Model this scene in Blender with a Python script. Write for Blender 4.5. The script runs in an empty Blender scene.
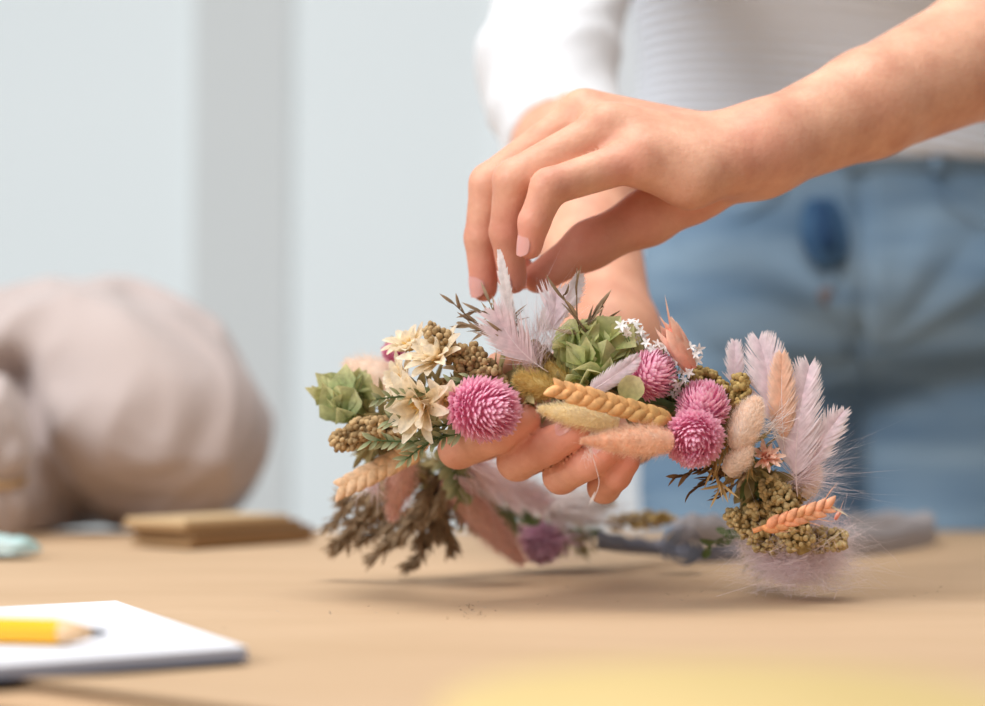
import bpy, math, random
import numpy as np
from mathutils import Vector, Matrix, noise

rnd = random.Random(7)
nrg = np.random.default_rng(11)
SC = bpy.context.scene
COL = SC.collection
PI = math.pi

# ---------------------------------------------------------------- camera, world, lights, exposure
T = 0.75                                   # table top height
FPX = 985 * 60.0 / 36.0                    # focal length in pixels
HORIZON = 436.0
PITCH = math.atan((HORIZON - 353.0) / FPX)
CAMZ = T + 0.066
cam_d = bpy.data.cameras.new('camera')
cam = bpy.data.objects.new('camera', cam_d)
COL.objects.link(cam)
cam.location = (0, 0, CAMZ)
cam.rotation_euler = (PI / 2 + PITCH, 0, 0)
cam_d.lens = 60.0
cam_d.sensor_width = 36.0
cam_d.clip_start = 0.02
cam_d.dof.use_dof = True
cam_d.dof.focus_distance = 0.640
cam_d.dof.aperture_fstop = 4.2
SC.camera = cam

w = bpy.data.worlds.new('daylight')
SC.world = w
w.use_nodes = True
bg = w.node_tree.nodes['Background']
bg.inputs[0].default_value = (0.94, 0.97, 1.0, 1)
bg.inputs[1].default_value = 0.31

def area(name, loc, target, size, energy, color=(1, 1, 1)):
    l = bpy.data.lights.new(name, 'AREA')
    l.shape = 'RECTANGLE'
    l.size, l.size_y = size
    l.energy = energy
    l.color = color
    o = bpy.data.objects.new(name, l)
    COL.objects.link(o)
    o.location = loc
    o.rotation_euler = (Vector(target) - Vector(loc)).to_track_quat('-Z', 'Y').to_euler()
    return o
area('ceiling_light', (-0.1, 0.50, 2.7), (0.05, 0.66, 0.8), (1.4, 1.0), 36, (1.0, 0.97, 0.93))
area('window_light', (-1.7, -0.65, 2.0), (0.1, 0.8, 0.9), (1.6, 1.4), 58, (0.96, 0.98, 1.0))

SC.view_settings.view_transform = 'Standard'
SC.view_settings.look = 'None'
SC.view_settings.gamma = 1.0
SC.view_settings.use_curve_mapping = False
SC.view_settings.exposure = 0.04

FWD = np.array([0, math.cos(PITCH), math.sin(PITCH)])
UP = np.array([0, -math.sin(PITCH), math.cos(PITCH)])
RT = np.array([1.0, 0, 0])
CAMP = np.array([0, 0, CAMZ])

def P(px, py, d):
    return CAMP + d * (FWD + (px - 492.5) / FPX * RT - (py - 353.0) / FPX * UP)

def on_plane(px, py, z=T):
    r = FWD + (px - 492.5) / FPX * RT - (py - 353.0) / FPX * UP
    return CAMP + r * ((z - CAMZ) / r[2])

def nz(v):
    v = np.asarray(v, float)
    return v / (np.linalg.norm(v) + 1e-12)

# ---------------------------------------------------------------- materials
def new_mat(name):
    m = bpy.data.materials.new(name)
    m.use_nodes = True
    nt = m.node_tree
    return m, nt, nt.nodes['Principled BSDF']

def mat(name, col, col2=None, rough=0.6, scale=8.0, bump=0.0, bscale=60.0, sss=0.0, stretch=None, spec=0.3, sheen=0.0, detail=4.0):
    m, nt, b = new_mat(name)
    b.inputs['Base Color'].default_value = (*col, 1)
    b.inputs['Roughness'].default_value = rough
    b.inputs['Specular IOR Level'].default_value = spec
    if sheen:
        b.inputs['Sheen Weight'].default_value = sheen
    if sss:
        b.inputs['Subsurface Weight'].default_value = sss
        b.inputs['Subsurface Radius'].default_value = (1.0, 0.35, 0.2)
        b.inputs['Subsurface Scale'].default_value = 0.006
    tc = nt.nodes.new('ShaderNodeTexCoord')
    src = tc.outputs['Object']
    if stretch:
        mp = nt.nodes.new('ShaderNodeMapping')
        mp.inputs['Scale'].default_value = stretch
        nt.links.new(src, mp.inputs[0])
        src = mp.outputs[0]
    if col2 is not None:
        n = nt.nodes.new('ShaderNodeTexNoise')
        n.inputs['Scale'].default_value = scale
        n.inputs['Detail'].default_value = detail
        nt.links.new(src, n.inputs['Vector'])
        r = nt.nodes.new('ShaderNodeValToRGB')
        r.color_ramp.elements[0].position = 0.32
        r.color_ramp.elements[1].position = 0.68
        r.color_ramp.elements[0].color = (*col, 1)
        r.color_ramp.elements[1].color = (*col2, 1)
        nt.links.new(n.outputs['Fac'], r.inputs[0])
        nt.links.new(r.outputs[0], b.inputs['Base Color'])
    if bump:
        n2 = nt.nodes.new('ShaderNodeTexNoise')
        n2.inputs['Scale'].default_value = bscale
        n2.inputs['Detail'].default_value = 5
        nt.links.new(src, n2.inputs['Vector'])
        bp = nt.nodes.new('ShaderNodeBump')
        bp.inputs['Strength'].default_value = bump
        bp.inputs['Distance'].default_value = 0.002
        nt.links.new(n2.outputs['Fac'], bp.inputs['Height'])
        nt.links.new(bp.outputs[0], b.inputs['Normal'])
    return m

def plant(name, c1, c2, ctip=None, trans=0.3, rough=0.7, mott=.12):
    """petal / leaf / hair material: c1..c2 by per-piece tint, ctip towards each piece's tip, some light comes through"""
    m, nt, b = new_mat(name)
    b.inputs['Roughness'].default_value = rough
    b.inputs['Specular IOR Level'].default_value = 0.15
    a = nt.nodes.new('ShaderNodeAttribute'); a.attribute_name = 'tint'
    mx = nt.nodes.new('ShaderNodeMix'); mx.data_type = 'RGBA'
    mx.inputs[6].default_value = (*c1, 1); mx.inputs[7].default_value = (*c2, 1)
    nt.links.new(a.outputs['Fac'], mx.inputs[0])
    out = mx.outputs[2]
    if ctip is not None:
        a2 = nt.nodes.new('ShaderNodeAttribute'); a2.attribute_name = 'along'
        m2 = nt.nodes.new('ShaderNodeMix'); m2.data_type = 'RGBA'
        nt.links.new(a2.outputs['Fac'], m2.inputs[0])
        nt.links.new(out, m2.inputs[6]); m2.inputs[7].default_value = (*ctip, 1)
        out = m2.outputs[2]
    tcp = nt.nodes.new('ShaderNodeTexCoord'); nzp = nt.nodes.new('ShaderNodeTexNoise'); nzp.inputs['Scale'].default_value = 420; nzp.inputs['Detail'].default_value = 4
    nt.links.new(tcp.outputs['Object'], nzp.inputs['Vector'])
    mr = nt.nodes.new('ShaderNodeMapRange'); mr.inputs[1].default_value = .3; mr.inputs[2].default_value = .7; mr.inputs[3].default_value = 1 - mott; mr.inputs[4].default_value = 1 + mott * .45
    nt.links.new(nzp.outputs['Fac'], mr.inputs[0])
    hs = nt.nodes.new('ShaderNodeHueSaturation'); nt.links.new(mr.outputs[0], hs.inputs['Value']); nt.links.new(out, hs.inputs['Color']); out = hs.outputs[0]
    if mott > .15:
        bpp = nt.nodes.new('ShaderNodeBump'); bpp.inputs['Strength'].default_value = .5; bpp.inputs['Distance'].default_value = .0006
        nt.links.new(nzp.outputs['Fac'], bpp.inputs['Height']); nt.links.new(bpp.outputs[0], b.inputs['Normal'])
    nt.links.new(out, b.inputs['Base Color'])
    if trans:
        tr = nt.nodes.new('ShaderNodeBsdfTranslucent')
        nt.links.new(out, tr.inputs[0])
        ms = nt.nodes.new('ShaderNodeMixShader'); ms.inputs[0].default_value = trans
        o = nt.nodes['Material Output']
        nt.links.new(b.outputs[0], ms.inputs[1]); nt.links.new(tr.outputs[0], ms.inputs[2])
        nt.links.new(ms.outputs[0], o.inputs[0])
    return m

# ---------------------------------------------------------------- mesh helpers
class MB:
    def __init__(s):
        s.v = []; s.f = []; s.t = []; s.a = []; s.n = 0
    def add(s, V, F, tint=0.5, along=0.0):
        V = np.asarray(V, float).reshape(-1, 3)
        k = len(V)
        s.v.append(V)
        s.f.extend([tuple(int(i) + s.n for i in q) for q in F])
        s.t.append(np.full(k, tint) if np.isscalar(tint) else np.asarray(tint, float))
        s.a.append(np.full(k, along) if np.isscalar(along) else np.asarray(along, float))
        s.n += k
    def grid(s, G, tint=0.5, along=0.0, closed=False):
        """G: (rows, cols, 3) point grid, closed = wrap columns"""
        r, c = G.shape[:2]
        F = []
        for i in range(r - 1):
            for j in range(c if closed else c - 1):
                j2 = (j + 1) % c
                F.append((i * c + j, i * c + j2, (i + 1) * c + j2, (i + 1) * c + j))
        al = along
        if not np.isscalar(along):
            al = np.repeat(np.asarray(along), c)
        s.add(G.reshape(-1, 3), F, tint, al)
    def tube(s, pts, rad, n=8, tint=0.5, along=0.0, cap=True):
        pts = np.asarray(pts, float)
        m = len(pts)
        rad = np.full(m, rad) if np.isscalar(rad) else np.asarray(rad, float)
        tg = np.gradient(pts, axis=0)
        ref = np.array([0.13, 0.21, 0.97])
        G = np.zeros((m, n, 3))
        u = nz(np.cross(tg[0], ref))
        for i in range(m):
            t = nz(tg[i]); u = nz(u - t * np.dot(u, t)); w_ = np.cross(t, u)
            for j in range(n):
                an = 2 * PI * j / n
                G[i, j] = pts[i] + rad[i] * (math.cos(an) * u + math.sin(an) * w_)
        b0 = s.n
        s.grid(G, tint, along, closed=True)
        if cap:
            s.f.append(tuple(b0 + j for j in range(n))[::-1])
            s.f.append(tuple(b0 + (m - 1) * n + j for j in range(n)))
    def ellipsoid(s, c, r, n=12, rows=8, M=None, tint=0.5, along=0.0):
        G = np.zeros((rows + 1, n, 3))
        for i in range(rows + 1):
            th = PI * (0.02 + 0.96 * i / rows)
            for j in range(n):
                ph = 2 * PI * j / n
                q = np.array([r[0] * math.sin(th) * math.cos(ph), r[1] * math.sin(th) * math.sin(ph), -r[2] * math.cos(th)])
                if M is not None: q = M @ q
                G[i, j] = np.asarray(c) + q
        b0 = s.n
        s.grid(G, tint, along, closed=True)
        s.f.append(tuple(b0 + j for j in range(n))[::-1])
        s.f.append(tuple(b0 + rows * n + j for j in range(n)))
    def petal(s, o, d, nrm, L, W, curl=0.3, cup=0.15, rows=5, prof=None, tint=0.5, peak=0.5, tip=0.03, base=0.25):
        """one petal: starts at o along d, faces nrm, curls towards nrm, 3 columns cupped"""
        o = np.asarray(o, float); d = nz(d); nrm = nz(np.asarray(nrm) - d * np.dot(nrm, d)); sd = np.cross(d, nrm)
        G = np.zeros((rows + 1, 3, 3)); al = []
        p = o.copy(); ang = 0.0
        for i in range(rows + 1):
            t = i / rows
            if prof is not None:
                wv = prof(t)
            else:
                wv = (base + (1 - base) * math.sin(PI / 2 * min(1, t / peak))) if t < peak else (tip + (1 - tip) * math.cos(PI / 2 * (t - peak) / (1 - peak)) ** 0.8)
            dd = d * math.cos(ang) + nrm * math.sin(ang)
            nn = nrm * math.cos(ang) - d * math.sin(ang)
            hw = W * 0.5 * wv
            G[i, 0] = p - sd * hw + nn * hw * cup * 2; G[i, 1] = p; G[i, 2] = p + sd * hw + nn * hw * cup * 2
            p = p + dd * L / rows
            ang += curl / rows
            al.append(t)
        s.grid(G, tint, al)
    def hairs(s, R, D, L, wd, tint=None, droop=0.0):
        """R roots, D unit directions, L lengths: thin two-segment blades"""
        n = len(R)
        L = np.broadcast_to(L, (n,)).reshape(-1, 1)
        rv = nrg.normal(size=(n, 3))
        S = np.cross(D, rv); S /= np.linalg.norm(S, axis=1, keepdims=True) + 1e-9
        bend = nrg.normal(size=(n, 3)) * 0.15
        mid = R + D * L * 0.55
        tp = R + (D + bend) * L + np.array([0, 0, -droop]) * L
        V = np.stack([R - S * wd / 2, R + S * wd / 2, mid + S * wd * .4, mid - S * wd * .4, tp], axis=1).reshape(-1, 3)
        i = np.arange(n) * 5
        F = list(zip(i, i + 1, i + 2, i + 3)) + list(zip(i + 3, i + 2, i + 4))
        tt = nrg.random(n) if tint is None else np.full(n, tint)
        s.add(V, F, np.repeat(tt, 5), np.tile([0, 0, .55, .55, 1.0], n))
    def build(s, name, material, parent=None, M=None, label=None, smooth=True, origin=None):
        V = np.concatenate(s.v); t = np.concatenate(s.t); a = np.concatenate(s.a)
        o = raw_mesh(name, V, s.f, material, parent, M, smooth, origin)
        for nm, arr in (('tint', t), ('along', a)):
            at = o.data.attributes.new(nm, 'FLOAT', 'POINT')
            at.data.foreach_set('value', np.clip(arr, 0, 1).astype(np.float32))
        if label: o['label'] = label
        return o

def raw_mesh(name, V, F, material, parent=None, M=None, smooth=True, origin=None):
    V = np.asarray(V, float)
    if parent is not None and parent.name.startswith('flower_crown') or (parent is not None and parent.parent is not None and parent.parent.name.startswith('flower_crown')):
        if M is not None:
            A_ = np.array(M); Wd = V @ A_[:3, :3].T + A_[:3, 3]
            Wd[:, 2] = np.maximum(Wd[:, 2], T + .001); V = (Wd - A_[:3, 3]) @ np.linalg.inv(A_[:3, :3]).T
        else:
            V = V.copy(); V[:, 2] = np.maximum(V[:, 2], T + .001)
    if origin is not None: V = V - np.asarray(origin)
    me = bpy.data.meshes.new(name)
    me.from_pydata(V.tolist(), [], F if isinstance(F, list) else F.tolist())
    me.update()
    if smooth: me.polygons.foreach_set('use_smooth', np.ones(len(me.polygons), bool))
    if material is not None: me.materials.append(material)
    o = bpy.data.objects.new(name, me)
    COL.objects.link(o)
    W = M if M is not None else Matrix.Identity(4)
    if origin is not None: W = Matrix.Translation(Vector(origin)) @ W
    if parent is not None:
        o.parent = parent
        o.matrix_basis = world_of(parent).inverted() @ W
    else:
        o.matrix_basis = W
    return o

def world_of(o):
    m = o.matrix_basis.copy()
    while o.parent:
        o = o.parent
        m = o.matrix_basis @ m
    return m

def tag(o, label=None, cat=None, group=None, kind=None):
    if label: o['label'] = label
    if cat: o['category'] = cat
    if group: o['group'] = group
    if kind: o['kind'] = kind
    return o

def empty(name, loc, label, cat, group=None):
    o = bpy.data.objects.new(name, None)
    COL.objects.link(o)
    o.empty_display_size = 0.05
    o.matrix_basis = Matrix.Translation(Vector(loc))
    return tag(o, label, cat, group)

def frame(A, B, facing=None, roll=0.0):
    """matrix at A with +Z towards B and +Y as near as possible to `facing` (default: the viewer's side)"""
    A = np.asarray(A, float); z = nz(np.asarray(B) - A)
    f = -FWD if facing is None else np.asarray(facing, float)
    if abs(np.dot(f, z)) > 0.97: f = f + UP * 0.5
    y = nz(f - z * np.dot(f, z)); x = np.cross(y, z)
    if roll:
        x, y = x * math.cos(roll) + y * math.sin(roll), y * math.cos(roll) - x * math.sin(roll)
    M = Matrix.Identity(4)
    for i in range(3):
        M[i][0] = x[i]; M[i][1] = y[i]; M[i][2] = z[i]; M[i][3] = A[i]
    return M

def box_mb(x0, x1, y0, y1, z0, z1, mb=None, bev=0.0):
    mb = mb or MB()
    b = bev
    V = []; F = []
    if not b:
        V = [(x, y, z) for z in (z0, z1) for (x, y) in ((x0, y0), (x1, y0), (x1, y1), (x0, y1))]
        F = [(0, 3, 2, 1), (4, 5, 6, 7), (0, 1, 5, 4), (1, 2, 6, 5), (2, 3, 7, 6), (3, 0, 4, 7)]
        mb.add(V, F)
        return mb
    rings = [(z0, b), (z0 + b, 0), (z1 - b, 0), (z1, b)]
    for z, i in rings:
        V += [(x0 + i, y0 + i, z), (x1 - i, y0 + i, z), (x1 - i, y1 - i, z), (x0 + i, y1 - i, z)]
    F = [(3, 2, 1, 0), (12, 13, 14, 15)]
    for r in range(3):
        for j in range(4):
            F.append((r * 4 + j, r * 4 + (j + 1) % 4, r * 4 + 4 + (j + 1) % 4, r * 4 + 4 + j))
    mb.add(V, F)
    return mb

def prism_mb(poly, z0, z1, mb=None):
    mb = mb or MB()
    n = len(poly)
    V = [(p[0], p[1], z0) for p in poly] + [(p[0], p[1], z1) for p in poly]
    F = [tuple(range(n))[::-1], tuple(range(n, 2 * n))] + [(i, (i + 1) % n, n + (i + 1) % n, n + i) for i in range(n)]
    mb.add(V, F)
    return mb

# ---------------------------------------------------------------- signed-distance bodies -> one closed surface
def rc(a, b, r1, r2):
    return ('rc', np.asarray(a, float), np.asarray(b, float), float(r1), float(r2))
def el(c, r, R=None):
    return ('el', np.asarray(c, float), np.asarray(r, float), R)
def prim_eval(pr, p):
    if pr[0] == 'rc':
        _, a, b, r1, r2 = pr
        ba = b - a; l2 = ba @ ba; rr = r1 - r2; a2 = l2 - rr * rr; il2 = 1.0 / l2
        pa = p - a; y = pa @ ba; z = y - l2
        q = pa * l2 - y[:, None] * ba
        x2 = (q * q).sum(1)
        y2 = y * y * l2; z2 = z * z * l2
        k = np.sign(rr) * rr * rr * x2
        c1 = np.sign(z) * a2 * z2 > k
        c2 = np.sign(y) * a2 * y2 < k
        return np.where(c1, np.sqrt(x2 + z2) * il2 - r2, np.where(c2, np.sqrt(x2 + y2) * il2 - r1, (np.sqrt(x2 * a2 * il2) + y * rr) * il2 - r1))
    _, c, r, R = pr
    q = p - c
    if R is not None: q = q @ R
    k0 = np.linalg.norm(q / r, axis=1); k1 = np.linalg.norm(q / (r * r), axis=1) + 1e-9
    return k0 * (k0 - 1) / k1
def prim_box(pr):
    if pr[0] == 'rc':
        _, a, b, r1, r2 = pr
        return np.minimum(a - r1, b - r2), np.maximum(a + r1, b + r2)
    _, c, r, R = pr
    m = r.max() if R is not None else r
    return c - m, c + m
def smin(a, b, k):
    h = np.maximum(k - np.abs(a - b), 0) / k
    return np.minimum(a, b) - h * h * k * 0.25

class Group:
    """primitives blended with kin among themselves; the group is blended to the rest with kout; cut = functions subtracted"""
    def __init__(s, prims, kin, kout):
        s.prims, s.kin, s.kout = prims, kin, kout
        bs = [prim_box(q) for q in prims]
        s.lo = np.min([b[0] for b in bs], 0); s.hi = np.max([b[1] for b in bs], 0)
        s.boxes = bs

def field(groups, p, far):
    D = np.full(len(p), far)
    for g in groups:
        mg = g.kout + 0.012
        m = np.all((p > g.lo - mg) & (p < g.hi + mg), axis=1)
        if not m.any(): continue
        q = p[m]
        G = np.full(len(q), far)
        for pr, (lo, hi) in zip(g.prims, g.boxes):
            mm = np.all((q > lo - mg) & (q < hi + mg), axis=1)
            if mm.any(): G[mm] = smin(G[mm], prim_eval(pr, q[mm]), g.kin)
        D[m] = smin(D[m], G, g.kout)
    return D

def mesh_field(fn, lo, hi, h, coarse_margin=1.3):
    """sparse surface nets: fn(points)->distance. returns V, F"""
    N = 8
    lo = np.asarray(lo, float); hi = np.asarray(hi, float)
    nb = np.ceil((hi - lo) / (h * N)).astype(int)
    bi = np.stack(np.meshgrid(*[np.arange(k) for k in nb], indexing='ij'), -1).reshape(-1, 3)
    cen = lo + (bi + 0.5) * h * N
    dist = fn(cen)
    bi = bi[np.abs(dist) < h * N * 0.87 * coarse_margin]
    loc = np.stack(np.meshgrid(*[np.arange(N + 1)] * 3, indexing='ij'), -1).reshape(-1, 3)
    Fv = np.zeros((len(bi), (N + 1) ** 3), np.float32)
    step = 400
    for s in range(0, len(bi), step):
        b = bi[s:s + step]
        pts = lo + (b[:, None, :] * N + loc[None]) * h
        Fv[s:s + step] = fn(pts.reshape(-1, 3)).reshape(len(b), -1)
    Fv = Fv.reshape(-1, N + 1, N + 1, N + 1)
    sg = Fv < 0
    c = np.zeros((len(bi), N, N, N), int)
    for dx in (0, 1):
        for dy in (0, 1):
            for dz in (0, 1):
                c += sg[:, dx:dx + N, dy:dy + N, dz:dz + N]
    B, I, J, K = np.nonzero((c > 0) & (c < 8))
    acc = np.zeros((len(B), 3)); cnt = np.zeros(len(B))
    corners = [(0, 0, 0), (1, 0, 0), (0, 1, 0), (1, 1, 0), (0, 0, 1), (1, 0, 1), (0, 1, 1), (1, 1, 1)]
    for a in range(8):
        for ax in range(3):
            if corners[a][ax]: continue
            c0 = corners[a]; c1 = list(c0); c1[ax] = 1
            f0 = Fv[B, I + c0[0], J + c0[1], K + c0[2]]; f1 = Fv[B, I + c1[0], J + c1[1], K + c1[2]]
            m = (f0 < 0) != (f1 < 0)
            t = np.where(m, f0 / np.where(m, f0 - f1, 1), 0)
            p = np.tile(np.array(c0, float), (len(B), 1)); p[:, ax] += t
            acc[m] += p[m]; cnt[m] += 1
    g = bi[B] * N + np.stack([I, J, K], 1)
    V = lo + (g + acc / cnt[:, None]) * h
    S = (nb * N + 3).astype(np.int64)
    key = lambda q: ((q[:, 0] + 1) * S[1] + (q[:, 1] + 1)) * S[2] + (q[:, 2] + 1)
    kk = key(g.astype(np.int64)); order = np.argsort(kk); ks = kk[order]
    def look(q):
        k = key(q); i = np.clip(np.searchsorted(ks, k), 0, len(ks) - 1)
        return np.where(ks[i] == k, order[i], -1)
    Fs = []
    for ax in range(3):
        u, v = [(1, 2), (2, 0), (0, 1)][ax]
        sl0 = [slice(None), slice(0, N), slice(0, N), slice(0, N)]; sl1 = list(sl0); sl1[ax + 1] = slice(1, N + 1)
        a = sg[tuple(sl0)]; b = sg[tuple(sl1)]
        Bq, i, j, k = np.nonzero(a != b)
        q = (bi[Bq] * N + np.stack([i, j, k], 1)).astype(np.int64)
        du = np.zeros(3, int); du[u] = 1; dv = np.zeros(3, int); dv[v] = 1
        f = np.stack([look(q - du - dv), look(q - dv), look(q), look(q - du)], 1)
        ok = (f >= 0).all(1)
        flip = b[Bq, i, j, k]
        f = np.where(flip[:, None], f[:, ::-1], f)
        Fs.append(f[ok])
    return V, np.concatenate(Fs)

def relax(V, F, it=1, lam=0.5):
    for _ in range(it):
        A = np.zeros_like(V); C = np.zeros(len(V))
        for i in range(4):
            np.add.at(A, F[:, i], V[F[:, (i + 1) % 4]]); np.add.at(C, F[:, i], 1)
            np.add.at(A, F[:, i], V[F[:, (i - 1) % 4]]); np.add.at(C, F[:, i], 1)
        V = V + lam * (A / np.maximum(C, 1)[:, None] - V)
    return V

def normals(V, F):
    n = np.cross(V[F[:, 2]] - V[F[:, 0]], V[F[:, 3]] - V[F[:, 1]])
    N = np.zeros_like(V)
    for i in range(4): np.add.at(N, F[:, i], n)
    return N / (np.linalg.norm(N, axis=1, keepdims=True) + 1e-12)

# ================================================================ SETTING
def struct(name, mb, m, origin=None):
    return tag(mb.build(name, m, smooth=False, origin=origin), kind='structure')
wall_m = mat('pale_blue_wall_paint', (0.885, 0.945, 0.96), (0.90, 0.955, 0.97), rough=0.9, scale=1.5)
band_m = mat('grey_column_paint', (0.71, 0.735, 0.735), (0.73, 0.75, 0.75), rough=0.9, scale=1.5)
white_m = mat('white_trim_paint', (0.88, 0.90, 0.92), rough=0.7)
floor_m = mat('grey_floor', (0.45, 0.44, 0.42), (0.5, 0.49, 0.47), rough=0.6, scale=3)
struct('floor', box_mb(-2.6, 3.0, -1.5, 3.1, -0.05, 0.0), floor_m)
struct('wall_back', box_mb(-2.6, 3.0, 3.0, 3.1, 0.0, 3.0), wall_m)
xa, xb = P(187, 300, 2.95)[0], P(286, 300, 2.95)[0]
struct('trim_1', box_mb(xa, xb, 2.985, 2.999, 0.0, 3.0), band_m)
xa, xb = P(500, 300, 2.95)[0], P(680, 300, 2.95)[0]
struct('trim_2', box_mb(xa, xb, 2.985, 2.999, 0.0, 2.1), white_m)
struct('baseboard_back', box_mb(-2.6, P(180, 300, 2.95)[0], 2.98, 2.999, 0.0, 0.1), white_m)

# ================================================================ TABLE, PAPER
wood_m = mat('brown_table_wood', (0.42, 0.25, 0.13), (0.50, 0.31, 0.17), rough=0.5, scale=6, stretch=(1, 12, 12))
kraft_m = mat('kraft_paper', (0.50, 0.34, 0.205), (0.56, 0.39, 0.245), rough=0.75, scale=5, bump=0.25, bscale=25, stretch=(1, 3, 1))
kraft2_m = mat('kraft_paper_under', (0.50, 0.32, 0.18), (0.56, 0.37, 0.22), rough=0.75, scale=6, bump=0.2, bscale=30)
YB = float(on_plane(700, 528.5)[1])
table = empty('table', (0.0, 0.63, 0), 'long brown work table covered with kraft paper, jeans wearing person behind it', 'table')
box_mb(-1.1, 1.1, 0.06, YB, T - 0.035, T - 0.0046, bev=0.002).build('tabletop', wood_m, table, smooth=False)
for sx in (-1.02, 1.02):
    for sy in (0.13, YB - 0.08):
        box_mb(sx - 0.03, sx + 0.03, sy - 0.03, sy + 0.03, 0.0, T - 0.035, bev=0.003).build('leg', wood_m, table, smooth=False, origin=(sx, sy, 0))

def sheet(name, poly_front, zb, m, label, lift):
    """kraft sheet that covers the table behind its front edge line a->b; the front edge is lifted a little"""
    a, b = [np.asarray(q)[:2] for q in poly_front]
    d = nz(np.append(b - a, 0))[:2]
    L0 = a - d * 0.9; R0 = b + d * 1.3
    nrow, ncol = 40, 60
    top = MB()
    G = np.zeros((nrow, ncol, 3))
    for i in range(nrow):
        t = (i / (nrow - 1)) ** 2.2
        for j in range(ncol):
            s = j / (ncol - 1)
            e = L0 + (R0 - L0) * s
            x = e[0]; y = max(e[1], 0.075)
            x = max(-1.09, min(1.09, x))
            yy = y + (YB - 0.001 - y) * t
            lf = lift * math.exp(-((yy - y) / 0.02) ** 2) * (0.6 + 0.4 * math.sin(s * 9))
            wob = 0.0004 * (noise.noise(Vector((x * 6, yy * 9, zb * 50))) + 1) * min(1, (YB - yy) / 0.05)
            G[i, j] = (x, yy, zb + lf + wob)
    lo = G.copy(); lo[:, :, 2] -= 0.0006
    top.grid(G); n = nrow * ncol
    top.grid(lo[:, ::-1])
    for i in range(nrow - 1):
        for j in (0, ncol - 1):
            top.f.append((i * ncol + j, (i + 1) * ncol + j, n + (i + 1) * ncol + ncol - 1 - j, n + i * ncol + ncol - 1 - j))
    for j in range(ncol - 1):
        for i in (0, nrow - 1):
            top.f.append((i * ncol + j, i * ncol + j + 1, n + i * ncol + ncol - 2 - j, n + i * ncol + ncol - 1 - j))
    o = top.build(name, m, origin=(0, 0.6, zb))
    return tag(o, label, 'paper', 'kraft paper sheets on the table')
sheet('kraft_paper_sheet', (on_plane(0, 697), on_plane(150, 716)), T - 0.0034, kraft2_m, 'lower kraft paper sheet, only its edge strip showing at the near left corner', 0.0002)
sheet('kraft_paper_sheet', (on_plane(0, 677), on_plane(210, 704)), T - 0.0012, kraft_m, 'wide upper kraft paper sheet spread under the flower crown and notebook', 0.0022)

# ================================================================ NOTEBOOK AND PENCIL
page_m = mat('white_page', (0.76, 0.77, 0.82), rough=0.8)
edge_m = mat('shaded_page_edges', (0.32, 0.34, 0.42), (0.42, 0.44, 0.52), rough=0.8, scale=900, stretch=(0.02, 0.02, 3))  # shade on the page sides put into the grey-blue colour
cover_m = mat('grey_blue_cover', (0.16, 0.18, 0.24), rough=0.6)
ZN = T + 0.0045
A = on_plane(116, 600.5, ZN); B = on_plane(247, 647, ZN)
e1 = nz(A - B); e2 = np.array([-e1[1], e1[0], 0])
if e2[0] > 0: e2 = -e2
C1 = on_plane(0, 666, ZN); e2b = nz(C1 - B)
e2 = nz(e2 * 0.3 + e2b * 0.7)
D1 = B + e2 * 0.155; D2 = A + e2 * 0.155
ctr = (A + B + D1 + D2) / 4
nb_ = empty('notebook', (ctr[0], ctr[1], T + 0.0005), 'white notebook lying at the left edge of the table under the yellow pencil', 'notebook')
def quad(s):
    return [ctr + (q - ctr) * s for q in (B, A, D2, D1)]
prism_mb(quad(1.01), T + 0.0006, T + 0.0014).build('cover', cover_m, nb_, smooth=False, label='grey blue back cover of notebook')
prism_mb(quad(1.0), T + 0.0014, ZN - 0.0003).build('page_block', edge_m, nb_, smooth=False)
prism_mb(quad(1.0), ZN - 0.0003, ZN).build('top_page', page_m, nb_, smooth=False)
pr = 0.0041
ptip = on_plane(107, 645, ZN + 0.0006) ; pb = on_plane(0, 642, ZN + 0.0006)
pz = ZN + pr
tip3 = np.array([ptip[0], ptip[1], pz - 0.0008]); ax = nz(np.array([pb[0] - ptip[0], pb[1] - ptip[1], 0]))
pen = empty('pencil', (tip3[0] + ax[0] * .08, tip3[1] + ax[1] * .08, ZN), 'yellow wooden pencil with sharpened tip lying on the white notebook', 'pencil')
Lx = lambda k: np.array([ptip[0], ptip[1], pz]) + ax * k
yel_m = mat('yellow_lacquer', (0.86, 0.43, 0.012), rough=0.3, spec=0.5)
pwood_m = mat('bare_pencil_wood', (0.62, 0.40, 0.22), (0.70, 0.48, 0.29), rough=0.7, scale=200, stretch=(1, 1, 1))
lead_m = mat('graphite', (0.06, 0.06, 0.07), rough=0.4)
ferr_m = mat('brass_ferrule', (0.6, 0.5, 0.25), rough=0.3); rub_m = mat('pink_rubber', (0.7, 0.3, 0.28), rough=0.8)
q = MB(); q.tube([Lx(0.0140), Lx(0.0155), Lx(0.160)], [pr * .93, pr, pr], 6); q.build('barrel', yel_m, pen, smooth=False)
q = MB(); q.tube([Lx(0.0042), Lx(0.0141)], [0.00135, pr * .95], 14); q.build('sharpened_wood', pwood_m, pen)
q = MB(); q.tube([Lx(0.0), Lx(0.0043)], [0.0006, 0.0014], 10); q.build('lead', lead_m, pen)
q = MB(); q.tube([Lx(0.160), Lx(0.172)], [pr, pr], 14); q.build('ferrule', ferr_m, pen)
q = MB(); q.tube([Lx(0.172), Lx(0.178), Lx(0.18)], [pr, pr, pr * .7], 14); q.build('eraser', rub_m, pen)

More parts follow.
